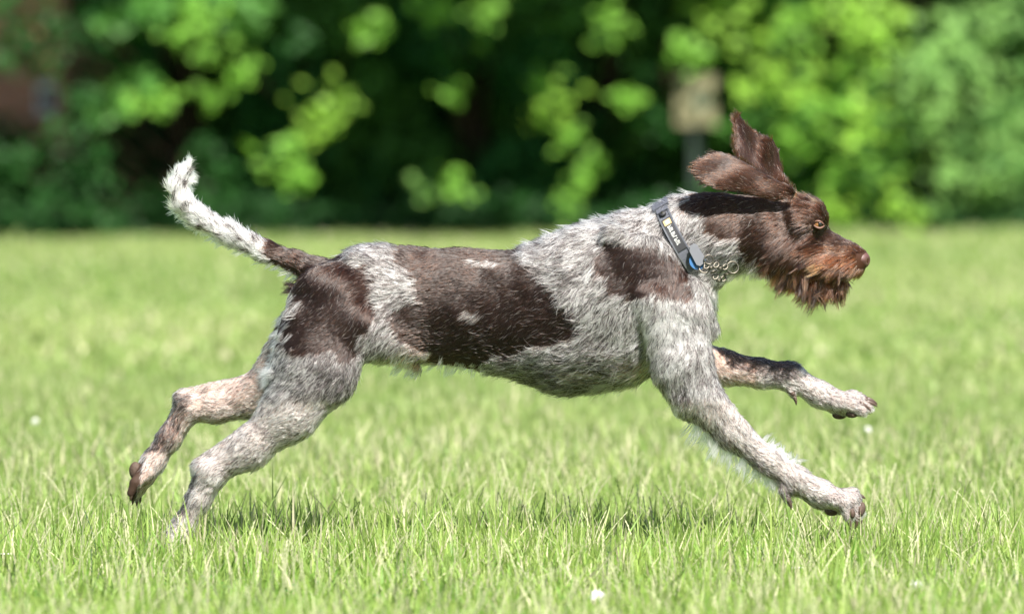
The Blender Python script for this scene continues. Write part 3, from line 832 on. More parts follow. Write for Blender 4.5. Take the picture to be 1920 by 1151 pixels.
def coat(P, gid, seed=1):
    """chance that a hair is dark, hair length (m), lift, tan amount, red amount"""
    px, py = P[:, 0] / S + 960, 1075 - P[:, 2] / S
    far = P[:, 1] > .015
    q = P * 55
    jx = (value_noise(q, 11) - .5) * 26 + (value_noise(q * 3, 12) - .5) * 16; jy = (value_noise(q, 13) - .5) * 22 + (value_noise(q * 3, 14) - .5) * 12
    ax, ay = px + jx + np.where(far, 14, 0), py + jy + np.where(far, -8, 0)
    n = len(P)
    mott = value_noise(P * np.array([60, 60, 110]), 17)
    dark = .31 + .20 * np.clip((mott - .35) * 1.8, 0, 1)
    L = np.full(n, .0165); lift = np.full(n, .17); tan = np.zeros(n); red = np.zeros(n)
    body = (gid == TORSO) | (gid == HIND_N) | (gid == HIND_F) | (gid == FORE_N)
    sad = inpoly(saddle, ax, ay) & ((gid == TORSO) | (gid == HIND_N))
    rmp = inpoly(rump, ax, ay) & ((gid == TORSO) | (gid == HIND_N) | (gid == TAIL) | (gid == HIND_F))
    sho = inpoly(shoulder, ax, ay) & ((gid == TORSO) | (gid == FORE_N))
    hd = (inpoly(headp, ax, ay) & ((gid == TORSO) | (gid == HEAD))) | (gid == EAR_N) | (gid == EAR_F) | ((gid == HEAD) & (px > 1430))
    tl = inpoly(tailp, ax, ay) & (gid == TAIL)
    solid = sad | rmp | sho | hd | tl
    # roan variation
    thigh = np.exp(-(((px - 640) / 50) ** 2 + ((py - 705) / 55) ** 2)) * (gid == HIND_N)
    dark += .35 * thigh
    chest = np.exp(-(((px - 1010) / 140) ** 2 + ((py - 715) / 40) ** 2)) * (gid == TORSO); dark += .24 * chest
    dark -= .20 * np.exp(-(((px - 1250) / 60) ** 2 + ((py - 600) / 80) ** 2))
    dark += .10 * (gid == HEAD)
    leg = np.isin(gid, (FORE_N, FORE_F, HIND_N, HIND_F))
    low = leg & ((py > 740) | (gid == FORE_F) | ((gid == HIND_F) & (px < 500)))
    L[leg] = .0125; L[low] = .0085; lift[low] = .11
    tan[low] = .20; dark[low] = .34 + (dark[low] - .37) * .4
    tan[(gid == FORE_F) & (px < 1420)] = .75; tan[(gid == HIND_F) & (px < 520)] = .5
    dark[low] -= .17
    fd = (gid == FORE_F) & inpoly([(1370, 640), (1500, 650), (1510, 700), (1470, 706), (1425, 695), (1375, 682)], ax, ay); dark[fd] = .85
    hockd = ((gid == HIND_F) & (px < 345 - (py - 760) * .42 + 8) & (py > 740) & (py < 850)) | ((gid == HIND_N) & (px < 372 - (py - 880) * .35 + 6) & (py > 880) & (py < 960)); dark[hockd] += .45
    under = (gid == FORE_N) & (py > 770) & (py - 806 > (px - 1370) * .76 + 16); dark[under] += .30
    # pinkish thin-haired skin
    pink = np.maximum(np.exp(-(((px - 782) / 48) ** 2 + ((py - 668) / 28) ** 2)), np.exp(-(((px - 1185) / 32) ** 2 + ((py - 690) / 18) ** 2))) * (gid == TORSO)
    pink = np.maximum(pink, .8 * np.exp(-(((px - 1090) / 50) ** 2 + ((py - 702) / 12) ** 2)) * (gid == TORSO))
    tan = np.maximum(tan, pink)
    dark = np.where(pink > .4, dark * .5, dark)
    shth = (gid == TORSO) & ((px - 770) ** 2 + (py - 688) ** 2 < 17 ** 2) & (py > 676); tan[shth] = 1.0; dark[shth] = .1; L[shth] = .006
    # tail ticks
    for (cx, cy, r) in [(352, 326, 7), (343, 346, 7), (346, 352, 6), (330, 378, 9), (352, 392, 8), (385, 425, 9), (420, 445, 10), (455, 452, 8), (470, 472, 8), (484, 452, 12), (400, 405, 6), (440, 430, 6)]:
        dark = np.where((gid == TAIL) & ((px - cx) ** 2 + (py - cy) ** 2 < r * r * .34), .85, dark)
    tw = (gid == TAIL) & ~tl & ~rmp
    dark = np.where(tw & (dark < .8), .05, dark)
    L[gid == TAIL] = .015; lift[gid == TAIL] = .15
    dark = np.where(solid, .965, dark)
    L[solid] = .0115; lift[solid] = .12
    for (cx, cy, rx, ry) in [(912, 493, 24, 9), (893, 585, 22, 9), (556, 562, 13, 15)]:
        m = (((ax - cx) / rx) ** 2 + ((ay - cy) / ry) ** 2 < 1) & ~far
        dark[m] = .25; L[m] = .016
    red[hd] = .22
    # head details
    h = gid == HEAD
    L[h] = .016
    L[h & (px > 1545) & (py < 475)] = .006
    L[(gid == EAR_N) | (gid == EAR_F)] = .012; lift[(gid == EAR_N) | (gid == EAR_F)] = .06
    cheek = h & (py > 440) & (px > 1440) & (px < 1545); L[cheek] = .024; lift[cheek] = .22
    must = h & (px > 1520) & (py > 478) & (py < 514); L[must] = .022; lift[must] = .22; red[must] = .95
    red[h & (py >= 505)] = .8
    red[h & (py > 460) & (px > 1480) & (py <= 505)] = np.maximum(red[h & (py > 460) & (px > 1480) & (py <= 505)], .6)
    brow = h & (px > 1500) & (py < 392); L[brow] = .018; lift[brow] = .35
    skull = h & (px < 1500) & (py < 440); L[skull] = .011
    eye = h & ((px - 1529) ** 2 + (py - 419) ** 2 < 19 ** 2); L[eye] = .004
    paw = (leg & ((gid == FORE_N) & (px > 1545) | (gid == FORE_F) & (px > 1570) | (gid == HIND_F) & (py > 885) | (gid == HIND_N) & (py > 990))); L[paw] = .0055
    L *= .8 + .45 * value_noise(P * 40, 23)
    return np.clip(dark, .02, .985), L, lift, tan, red, solid

dk, L0, lf0, tan0, red0, solid0 = coat(V, GI)
BROWN = np.array([.0115, .0054, .0040]); REDB = np.array([.075, .027, .0115]); WHITE = np.array([.90, .89, .87]); DARK = np.array([.026, .021, .020]); TAN = np.array([.50, .33, .25])
skin = (.20 * np.ones((nV, 3))) * (1 - dk[:, None]) + np.where(solid0[:, None], BROWN * 1.0, DARK * 1.6) * dk[:, None]
skin = skin * (1 - tan0[:, None]) + np.array([.46, .27, .20]) * tan0[:, None]
skin = np.where(solid0[:, None], BROWN * (1 - red0[:, None] * .5) + REDB * red0[:, None] * .5, skin)
skin = np.where((((GI == HIND_F) & (vx < 264 - (vy - 880) * .22) & (vy > 862)) | ((GI == HEAD) & (vx > 1530) & (vy > 508) & (vy < 525)))[:, None], np.array([.045, .026, .018]), skin)
skin = smooth(skin, 1)

def body_mat():
    m, nt, out = new_mat("dog_skin")
    b = N(nt, "ShaderNodeBsdfPrincipled"); b.inputs["Roughness"].default_value = .7; b.inputs["Specular IOR Level"].default_value = .2
    at = N(nt, "ShaderNodeAttribute", attribute_name="coat")
    nt.links.new(at.outputs["Color"], b.inputs["Base Color"])
    nt.links.new(b.outputs[0], out.inputs[0])
    return m
dog = empty("dog", (0, 0, 0))
tag(dog, "liver and grey roan wire-haired dog galloping over the grass with flying ears", "dog")
body = mesh_np("body", V, quads=quads, mat=body_mat(), parent=dog, smooth=True, col=skin, colname="coat")

# ---- fur
def sample_surface(w, n, rs):
    """w: weight per quad -> points, normals, quad vertex ids"""
    k = rs.choice(len(quads), n, p=w / w.sum())
    u, v = rs.uniform(0, 1, (2, n))
    q = quads[k]
    P = V[q[:, 0]] * ((1 - u) * (1 - v))[:, None] + V[q[:, 1]] * (u * (1 - v))[:, None] + V[q[:, 2]] * (u * v)[:, None] + V[q[:, 3]] * ((1 - u) * v)[:, None]
    return P, q[:, 0]

NP = 5
SS = np.linspace(0, 1, NP)
def strands(P, nrm, fl, L, lift, curl, droop, rs):
    """(n, NP, 3) strand points"""
    n = len(P)
    side = np.cross(nrm, fl)
    c1 = rs.normal(0, 1, n) * curl; c2 = rs.normal(0, 1, n) * curl
    out = np.zeros((n, NP, 3))
    for j, s in enumerate(SS):
        o = fl * (np.cos(lift) * s)[:, None] + nrm * (np.sin(lift) * (s - .42 * s * s))[:, None] + side * (c1 * s * s)[:, None] + nrm * (c2 * s * s * .35)[:, None]
        o = o * L[:, None]
        o[:, 2] -= droop * L * s * s
        out[:, j] = P + o
    return out

qc = V[quads].mean(1); qn = NR[quads[:, 0]]; qg = GI[quads[:, 0]]
qx, qy = qc[:, 0] / S + 960, 1075 - qc[:, 2] / S
qw = qarea * np.where(qn[:, 1] > .35, .40, 1.0)
qw *= np.where((qg == HEAD) | (qg == EAR_N) | (qg == EAR_F) | (qg == TAIL), 1.4, 1.0)
nose_zone = (qg == HEAD) & (qx > 1606) & (qy > 474) & (qy < 503)
eye_zone = (qg == HEAD) & ((qx - 1530) ** 2 + (qy - 420) ** 2 < 11 ** 2)
mouth = (qg == HEAD) & (qx > 1530) & (qy > 509) & (qy < 524)
pads = ((qg == HIND_F) & (qx < 262 - (qy - 880) * .22) & (qy > 868)) 
qw = np.where(nose_zone | eye_zone | pads, 0, qw)
qw = np.where(mouth, qw * .25, qw)

rs = np.random.default_rng(77)
NH = 400000
P, vi = sample_surface(qw, NH, rs)
nrm, fl, gid = NRs[vi], FL[vi], GI[vi]
dark, L, lift, tan, red, solid = coat(P, gid)
# clumps
NC = 26000
Pc, vc = sample_surface(qw, NC, rs)
kd = kdtree.KDTree(NC)
for i, p in enumerate(Pc): kd.insert(p, i)
kd.balance()
cid = np.array([kd.find(p)[1] for p in P])
dkc, Lc, lfc, tanc, redc, solc = coat(Pc, GI[vc])
rc = np.random.default_rng(78)
Lc = Lc * rc.uniform(.75, 1.3, NC); lfc = lfc * rc.uniform(.5, 1.7, NC)
tuft = (rc.uniform(0, 1, NC) < .06) & ~solc
lfc[tuft] += .35; Lc[tuft] *= 1.25
curlc = np.where(solc, .08, .34)
SC = strands(Pc, NRs[vc], FL[vc], Lc, lfc, curlc, .06, rc)
jit = rs.uniform(.65, 1.2, NH)
L = np.where(rs.uniform(0, 1, NH) < .7, Lc[cid] * jit, L * jit); lift2 = lfc[cid] * rs.uniform(.6, 1.5, NH)
curl = np.where(solid, .06, .22)
ST = strands(P, nrm, fl, L, lift2, curl, .05, rs)
guard = (rs.uniform(0, 1, NH) < .07) & ~solid & ~np.isin(gid, (FORE_F, HIND_F, EAR_N, EAR_F))
G_ = strands(P[guard], nrm[guard], fl[guard], np.minimum(L[guard] * 1.3, .027), lift2[guard] + .18, .5, .05, rs)
same = (gid == GI[vc][cid])
cf = np.where(solid, .35, .62) * rs.uniform(.6, 1.1, NH) * same
rel = SC[cid] - Pc[cid][:, None, :]
# clump: gather the tips towards the clump's middle strand
for j, s in enumerate(SS):
    tgt = Pc[cid] + rel[:, j]
    w = (cf * s ** 1.2 * .75)[:, None]
    ST[:, j] = ST[:, j] * (1 - w) + tgt * w
ST[guard] = G_
# colours
clump_b = rc.normal(0, 1, NC)
pd = np.where(solid, dark, np.clip(dark + np.where(gid == TAIL, .02, np.where(np.isin(gid, (FORE_N, FORE_F, HIND_N, HIND_F)), .07, .14)) * clump_b[cid], .03, .95))
isd = rs.uniform(0, 1, NH) < pd
warm = rs.uniform(0, 1, NH)[:, None]
white = WHITE * (.72 + .35 * rs.uniform(0, 1, (NH, 1))) * (1 - warm * np.array([0, .02, .07]))
tanm = (rs.uniform(0, 1, NH) < tan * .75)[:, None]
white = np.where(tanm, TAN * (.7 + .6 * rs.uniform(0, 1, (NH, 1))), white)
rd = np.clip(red + rs.normal(0, .22, NH) + .18 * clump_b[cid] * (red > .3), 0, 1)[:, None]
brown = (BROWN * (1 - rd) + REDB * rd) * (.65 + .8 * rs.uniform(0, 1, (NH, 1)))
col = np.where(isd[:, None], np.where(solid[:, None], brown, DARK * (.6 + .9 * rs.uniform(0, 1, (NH, 1)))), white)
rad = np.where(solid, .00031, .00034) * rs.uniform(.7, 1.25, NH)

sets_ST, sets_col, sets_rad = [ST], [col], [rad]
# coarse wiry locks lying over the undercoat
NL = 42000
rs = np.random.default_rng(91)
P, vi = sample_surface(np.where(np.isin(qg, (EAR_N, EAR_F)), 0, qw), NL, rs)
gid = GI[vi]
dark, L, lift, tan, red, solid = coat(P, gid)
legm = np.isin(gid, (FORE_N, FORE_F, HIND_N, HIND_F))
keep = (~solid) | (rs.uniform(0, 1, NL) < .18)
P, vi, gid, dark, L, lift, tan, red, solid, legm = (a[keep] for a in (P, vi, gid, dark, L, lift, tan, red, solid, legm))
m = len(P)
swirl = (value_noise(P * 22, 51) - .5) * 1.3
f0, n0 = FL[vi], NRs[vi]
s0 = np.cross(n0, f0)
f0 = f0 * np.cos(swirl)[:, None] + s0 * np.sin(swirl)[:, None]
LL = L * np.where(solid, 1.0, 1.2) * rs.uniform(.6, 1.3, m)
Sx = strands(P + n0 * (L * .16)[:, None], n0, f0, LL, lift * rs.uniform(.5, 1.3, m), .28, .06, rs)
sets_ST.append(Sx)
isd = rs.uniform(0, 1, m) < np.clip(dark * .95 + .06, 0, .97)
wc = WHITE * (.78 + .32 * rs.uniform(0, 1, (m, 1)))
wc = np.where((rs.uniform(0, 1, m) < tan * .7)[:, None], TAN * (.8 + .5 * rs.uniform(0, 1, (m, 1))), wc)
bc = np.where(solid[:, None], (BROWN * (1 - red[:, None] * .5) + REDB * red[:, None] * .5) * (.5 + 1.2 * rs.uniform(0, 1, (m, 1))), DARK * (.5 + .8 * rs.uniform(0, 1, (m, 1))))
sets_col.append(np.where(isd[:, None], bc, wc))
sets_rad.append(np.where(solid, .00040, np.where(legm, .00042, .00076)) * rs.uniform(.7, 1.2, m))

# ---- long hair: beard, moustache, brows, leg fringe, tail tip, belly wisps
def tufts(rows, seed, n_each, clump, rscale=1.0, white_=False):
    """rows: (px, py, depth, dir(dx,dy), length px, spread px, colour); hair in wet or wispy locks"""
    r = np.random.default_rng(seed)
    kdv = kdtree.KDTree(nV)
    for i, p in enumerate(V): kdv.insert(p, i)
    kdv.balance()
    for (px, py, dep, dx, dy, ln, spr, c) in rows:
        root0 = PX(px, py, dep)
        _, i0, _ = kdv.find(root0)
        base = V[i0]
        d0 = np.array([dx, r.normal(0, .18), -dy]); d0 /= np.linalg.norm(d0)
        bend = np.array([r.normal(-.12, .22), r.normal(0, .15), -.10 + r.normal(0, .12)])
        n = n_each
        off = r.normal(0, spr * S * .5, (n, 3))
        Pn = base + off
        idx = [kdv.find(p)[1] for p in Pn]
        Pn = V[idx]
        Ln = ln * S * r.uniform(.6, 1.08, n)
        out = np.zeros((n, NP, 3))
        j1 = r.normal(0, .10, (n, 3)); j2 = r.normal(0, .14, (n, 3))
        nr = NRs[idx]
        for j, s in enumerate(SS):
            o = (d0 + j1) * s + (bend + j2) * s * s + nr * (.30 * (s - s * s))
            x = Pn + o * Ln[:, None]
            cen = base + (d0 * s + bend * s * s) * (ln * S * .9)
            w = clump * s ** 1.1
            out[:, j] = x * (1 - w) + cen * w
        sets_ST.append(out)
        cc = np.array(c) * (.55 + .9 * r.uniform(0, 1, (n, 1)))
        sets_col.append(np.minimum(cc, .85)); sets_rad.append(np.full(n, .00040 * rscale) * r.uniform(.7, 1.3, n))

r = np.random.default_rng(5)
rows = []
# beard along the lower jaw and cheeks
for k in range(320):
    t = r.uniform(0, 1)
    px = 1464 + 124 * t + r.normal(0, 5); py = 498 + 40 * min(1, t * 1.6) + r.normal(0, 6)
    ln = r.uniform(20, 48) * (1 - .30 * abs(t - .5))
    rows.append((px, py, r.choice([-1, -1, 1]) * r.uniform(.004, .04), -.28 + r.normal(0, .28), 1, ln, 8, [REDB * .8, REDB * 1.2, BROWN * .8, BROWN * 1.3, np.array([.19, .08, .04])][r.integers(5)]))
# moustache swept back
for k in range(70):
    t = r.uniform(0, 1)
    rows.append((1535 + 66 * t, 480 + 24 * r.uniform(0, 1), r.choice([-1, -1, 1]) * r.uniform(.018, .035), -.85 + r.normal(0, .15), .5 + r.normal(0, .22), r.uniform(22, 42), 6,
                 [np.array([.26, .12, .04]), np.array([.20, .085, .03]), REDB][r.integers(3)]))
# lip edge over the mouth
for k in range(40):
    t = r.uniform(0, 1)
    rows.append((1520 + 78 * t, 508 + r.normal(0, 3), r.choice([-1, -1, 1]) * r.uniform(.012, .034), -.5 + r.normal(0, .2), .8, r.uniform(14, 30), 5, [REDB, BROWN * 1.3][r.integers(2)]))
# cheek whisk
for k in range(60):
    rows.append((r.uniform(1440, 1525), r.uniform(455, 505), r.choice([-1, -1, 1]) * .05, -.75 + r.normal(0, .2), .65 + r.normal(0, .2), r.uniform(28, 44), 7, [REDB * .8, BROWN * 1.3, BROWN][r.integers(3)]))
tufts(rows, 31, 13, .78, .95)
rows = []
for poly_, dep_, gl_ in ((near_ear, y_near, guides[EAR_N]), (far_ear, y_far, guides[EAR_F])):      # soft hair on the ear rims
    m_ = len(poly_)
    for i in range(2, m_ - 2):
        for q in (0, .25, .5, .75):
            ex = poly_[i][0] * (1 - q) + poly_[(i + 1) % m_][0] * q; ey = poly_[i][1] * (1 - q) + poly_[(i + 1) % m_][1] * q
            bd = min(gl_, key=lambda gg: (gg[0] - ex) ** 2 + (gg[1] - ey) ** 2)
            rows.append((ex, ey, float(dep_(np.float64(ex), np.float64(ey))), bd[2] + r.normal(0, .25), bd[3] + r.normal(0, .25), r.uniform(8, 18), 4, [BROWN * 1.4, REDB * .6, BROWN][r.integers(3)]))
tufts(rows, 35, 8, .35, .85)
rows = []
for k in range(26):      # brows, ear base
    rows.append((r.uniform(1490, 1540), r.uniform(362, 392), r.choice([-1, 1]) * r.uniform(.0, .03), -.75 + r.normal(0, .2), -.55 + r.normal(0, .2), r.uniform(18, 38), 5,
                 [np.array([.24, .13, .05]), REDB, BROWN][r.integers(3)]))
tufts(rows, 32, 14, .45, .9)
rows = []
for k in range(58):      # fringe on the back of the near forearm
    t = r.uniform(0, 1)
    rows.append((1290 + 160 * t, 788 + 118 * t, NY - .006, -.15 + r.normal(0, .25), .9, r.uniform(20, 46) * (1 - .35 * t), 8, WHITE * r.uniform(.75, 1)))
for k in range(22):      # wisps on its leading edge
    t = r.uniform(0, 1)
    rows.append((1430 + 60 * t, 820 + 48 * t, NY, .55, -.55 + r.normal(0, .3), r.uniform(14, 30), 6, WHITE * .9))
for k in range(26):      # tail: wisps towards the tip and under the brush
    t = r.uniform(0, 1)
    rows.append((352 + 8 * t, 318 + 40 * t, -.004, .8 + r.normal(0, .2), .35 + r.normal(0, .3), r.uniform(12, 24), 5, WHITE))
for k in range(50):
    t = r.uniform(0, 1)
    rows.append((330 + 230 * t, 395 + 118 * t, -.005, -.8, .35 + r.normal(0, .2), r.uniform(10, 22), 7, WHITE * r.uniform(.7, 1)))
for k in range(60):      # back of the thigh
    t = r.uniform(0, 1)
    rows.append((552 - 60 * t, 580 + 130 * t, -.05 + r.normal(0, .03), -.75, .55 + r.normal(0, .3), r.uniform(20, 36), 8, WHITE * r.uniform(.7, 1)))
for k in range(50):      # belly line
    t = r.uniform(0, 1)
    rows.append((720 + 200 * t, 690 + 16 * t, r.normal(0, .03), -.6 + r.normal(0, .25), .8, r.uniform(14, 28), 8, WHITE * r.uniform(.5, .95)))
for k in range(70):      # withers, neck crest
    t = r.uniform(0, 1)
    rows.append((985 + 330 * t, 462 - 85 * t, r.normal(0, .02), -.85, -.3 + r.normal(0, .2), r.uniform(14, 28), 7, WHITE * r.uniform(.55, 1)))
for k in range(40):      # throat
    rows.append((r.uniform(1335, 1440), r.uniform(485, 520), r.normal(0, .02), -.5 + r.normal(0, .3), .7 + r.normal(0, .2), r.uniform(16, 30), 7, WHITE * r.uniform(.4, .95)))
for k in range(14):      # feathery hair under the tail root
    rows.append((560 + r.normal(0, 6), 535 + r.normal(0, 8), r.normal(0, .01), -.95, .1 + r.normal(0, .25), r.uniform(16, 32), 5, BROWN))
tufts(rows, 33, 12, .5, .95)

ST = np.concatenate(sets_ST); col = np.concatenate(sets_col); rad = np.concatenate(sets_rad)
n = len(ST)
hc = bpy.data.hair_curves.new("fur")
hc.add_curves([NP] * n)
hc.position_data.foreach_set("vector", ST.astype(np.float32).ravel())
prof = np.array([1.0, .95, .8, .55, .12])
ra = hc.attributes.get("radius") or hc.attributes.new("radius", "FLOAT", "POINT")
ra.data.foreach_set("value", (rad[:, None] * prof[None, :]).astype(np.float32).ravel())
ca_ = hc.attributes.new("coat", "FLOAT_COLOR", "CURVE")
c4 = np.ones((n, 4), np.float32); c4[:, :3] = col
ca_.data.foreach_set("color", c4.ravel())

def fur_mat():
    m, nt, out = new_mat("fur_hair")
    at = N(nt, "ShaderNodeAttribute", attribute_name="coat")
    h = N(nt, "ShaderNodeBsdfHairPrincipled")
    h.parametrization = "COLOR"
    nt.links.new(at.outputs["Color"], h.inputs["Color"])
    bw = N(nt, "ShaderNodeRGBToBW"); mr = N(nt, "ShaderNodeMapRange")
    mr.inputs[1].default_value = .02; mr.inputs[2].default_value = .3; mr.inputs[3].default_value = .22; mr.inputs[4].default_value = .45
    nt.links.new(at.outputs["Color"], bw.inputs[0]); nt.links.new(bw.outputs[0], mr.inputs[0]); nt.links.new(mr.outputs[0], h.inputs["Roughness"])
    h.inputs["IOR"].default_value = 1.44
    h.inputs["Radial Roughness"].default_value = .55
    h.inputs["Coat"].default_value = .0
    nt.links.new(h.outputs[0], out.inputs[0])
    return m
hc.materials.append(fur_mat())
fur = bpy.data.objects.new("fur", hc)
fur.parent = dog
fur["kind"] = "stuff"
C.objects.link(fur)

# ---- eyes, nose, claws, pads
def ellipsoid(c, rx, ry, rz, nu=20, nv=12, warp=None):
    v, f = [], []
    for j in range(nv + 1):
        th = math.pi * j / nv
        for i in range(nu):
            ph = 2 * math.pi * i / nu
            p = Vector((math.sin(th) * math.cos(ph), math.sin(th) * math.sin(ph), math.cos(th)))
            if warp: p = warp(p)
            v.append(Vector(c) + Vector((p.x * rx, p.y * ry, p.z * rz)))
    for j in range(nv):
        for i in range(nu):
            f.append((j * nu + i, (j + 1) * nu + i, (j + 1) * nu + (i + 1) % nu, j * nu + (i + 1) % nu))
    return v, f
M_iris = simple_mat("amber_iris", (.20, .09, .03), .12, noise=.3, scale=400, spec=.6)
M_pupil = simple_mat("pupil", (.006, .005, .005), .08, spec=.7)
M_nose = simple_mat("nose_leather", (.085, .038, .034), .48, noise=.25, scale=500, bump=.35)
M_claw = simple_mat("claw_horn", (.07, .045, .035), .35, noise=.3, scale=300)
M_pad = simple_mat("paw_pad_leather", (.060, .036, .025), .75, noise=.3, scale=250, bump=.6)
M_lid = simple_mat("eyelid_skin", (.14, .07, .05), .55, noise=.2, scale=300)

for s in (-1, 1):
    # find the head's surface at the eye
    m = (GI == HEAD) & (np.abs(vx - 1531) < 5) & (np.abs(vy - 420) < 5) & (np.sign(V[:, 1]) == s)
    ys = V[m, 1].mean() if m.any() else s * .045
    ec = PX(1531, 420, ys + s * -.0035)
    e = pydata("eye", *ellipsoid(ec, .0075, .0075, .0068), mat=M_iris, parent=dog, smooth=True)
    pd_ = Vector((.45, s * .87, .05)).normalized()
    pydata("pupil", *ellipsoid(Vector(ec) + pd_ * .0070, .0037, .0022, .0040, 12, 8), mat=M_pupil, parent=e, smooth=True)
    lid = []
    for up in (1, -1):
        pts = []
        for t in np.linspace(-1, 1, 9):
            pts.append((ec[0] + t * .0100 + .001, ec[1] + s * (.0070 - .0055 * t * t), ec[2] + up * ((.0056 if up > 0 else .0058) * (1 - t * t)) - .0016 * t + .0004))
        lid.append(tube_data(pts, [.0008, .0013, .0016, .0018, .0018, .0018, .0016, .0013, .0008], 8))
    pydata("eyelid", *join(lid), mat=M_lid, parent=dog, smooth=True)

def nose_warp(p):
    for s in (-1, 1):
        d = (p - Vector((.80, s * .52, -.08))).length
        p = p * (1 - .34 * math.exp(-(d / .24) ** 2))
    if p.z < 0: p = Vector((p.x, p.y * (1 + .25 * p.z), p.z))
    return p
pydata("nose", *ellipsoid(PX(1613, 487), .0168, .0190, .0158, 40, 28, nose_warp), mat=M_nose, parent=dog, smooth=True)

def claw(px, py, dep, dx, dy, ln=19, r0=4.8):
    a = Vector(PX(px, py, dep)); d = Vector((dx, 0, -dy)).normalized(); ln *= S
    perp = Vector((d.z, 0, -d.x))
    if perp.z > 0: perp = -perp
    pts = [a - d * ln * .35, a, a + d * ln * .45 + perp * ln * .05, a + d * ln * .8 + perp * ln * .16, a + d * ln + perp * ln * .30]
    return tube_data(pts, [r0 * S, r0 * S, r0 * .75 * S, r0 * .42 * S, .0003], 8)
claws = [(1587, 967, NY - .029, -.05, 1), (1603, 966, NY - .011, .05, 1), (1611, 961, NY + .008, .15, 1), (1611, 926, NY + .026, .95, .25, 11, 4),
         (1622, 762, FY - .018, .9, .35), (1634, 758, FY, .9, .2), (1636, 754, FY + .014, .9, .25), (1626, 752, FY + .028, .9, .3),
         (240, 925, FY - .014, .15, 1), (241, 934, FY + .002, .25, 1), (247, 937, FY + .018, .3, 1), (251, 934, FY + .032, .4, 1),
         (318, 1024, NY - .034, -.55, .8), (311, 1029, NY - .018, -.6, .75), (310, 1027, NY - .002, -.6, .75), (317, 1021, NY + .013, -.6, .7),
         (1474, 930, NY - .016, .5, .8), (1492, 745, FY - .004, .5, .8)]
for c_ in claws:
    pydata("claw", *claw(*c_), mat=M_claw, parent=dog, smooth=True)
padl = [(247, 888, FY + .002, 12, 17), (244, 914, FY - .012, 8, 14), (240, 926, FY + .002, 7, 14), (240, 926, FY + .018, 8, 12), (244, 922, FY + .03, 8, 12),
        (1592, 955, NY - .029, 6, 10), (1609, 952, NY - .011, 6, 11), (1614, 948, NY + .008, 6, 12), (1556, 952, NY - .006, 14, 9),
        (1602, 780, FY - .018, 12, 7), (1618, 778, FY + .0, 11, 8), (1580, 783, FY + .004, 14, 8), (1622, 772, FY + .016, 10, 7), (1490, 742, FY - .004, 6, 6),
        (322, 1012, NY - .010, 12, 12)]
for (px, py, dep, a_, b_) in padl:
    pydata("paw_pad", *ellipsoid(PX(px, py, dep), a_ * S, .0080, b_ * S, 14, 10), mat=M_pad, parent=dog, smooth=True)

# ------------------------------------------------------------------ collar
M_web = simple_mat("grey_webbing", (.075, .08, .10), .55, noise=.12, scale=300, bump=.3)
M_webdk = simple_mat("black_webbing", (.018, .018, .022), .6, noise=.2, scale=300)
M_plate = simple_mat("brushed_plate", (.13, .135, .15), .5, metal=.6, noise=.08, scale=90)
M_blue = simple_mat("blue_enamel", (.035, .11, .25), .25, noise=.05)
M_steel = simple_mat("chain_steel", (.125, .115, .095), .45, metal=1.0, noise=.1)
M_print = simple_mat("white_print", (.55, .55, .54), .5, noise=.03)
M_gold = simple_mat("yellow_print", (.45, .33, .16), .5, noise=.05)
ctr = Vector(PX(1288, 462)); axu = Vector((62, 0, -104)).normalized(); axn = Vector((104, 0, 62)).normalized()
RA, RB = 90 * S, 71 * S
def cpt(th, w=0.0, h=0.0):
    """th: 0 at the nape, grows down the near side; w along the neck, h outwards"""
    r_ = Vector((0, 0, 0)) + axu * (-math.cos(th) * (RA + h)) + Vector((0, -1, 0)) * (math.sin(th) * (RB + h))
    bow = -.010 * math.sin(th) if math.sin(th) > 0 else .004 * math.sin(th)
    return ctr + r_ + axn * (w + bow)
def band(t0, t1, w0, w1, h0, h1, n=40):
    v, f = [], []
    for i in range(n + 1):
        t = t0 + (t1 - t0) * i / n
        v += [cpt(t, w0, h0), cpt(t, w1, h0), cpt(t, w1, h1), cpt(t, w0, h1)]
    for i in range(n):
        for k in range(4):
            f.append((i * 4 + k, i * 4 + (k + 1) % 4, i * 4 + 4 + (k + 1) % 4, i * 4 + 4 + k))
    f += [(0, 1, 2, 3), tuple(n * 4 + k for k in (3, 2, 1, 0))]
    return v, f
colr = empty("dog_collar", tuple(ctr))
tag(colr, "grey webbing collar with a chain and tags round the dog's neck", "collar")
def cpart(name, vf, mat, parent=None, smooth=False):
    o = pydata(name, [Vector(p) - ctr for p in vf[0]], vf[1], mat, parent or colr, smooth)
    return o
TE = 2.02
strap = cpart("strap", band(-2.0, TE, -.0112, .0112, .001, .0045), M_web)
cpart("lining", band(-2.0, TE, -.0134, .0094, -.003, .0008), M_webdk)
cpart("edging", band(.15, TE, -.0112, -.0088, .0047, .0062), M_plate, strap)
cpart("edging", band(.15, TE, .0088, .0112, .0047, .0062), M_web, strap)
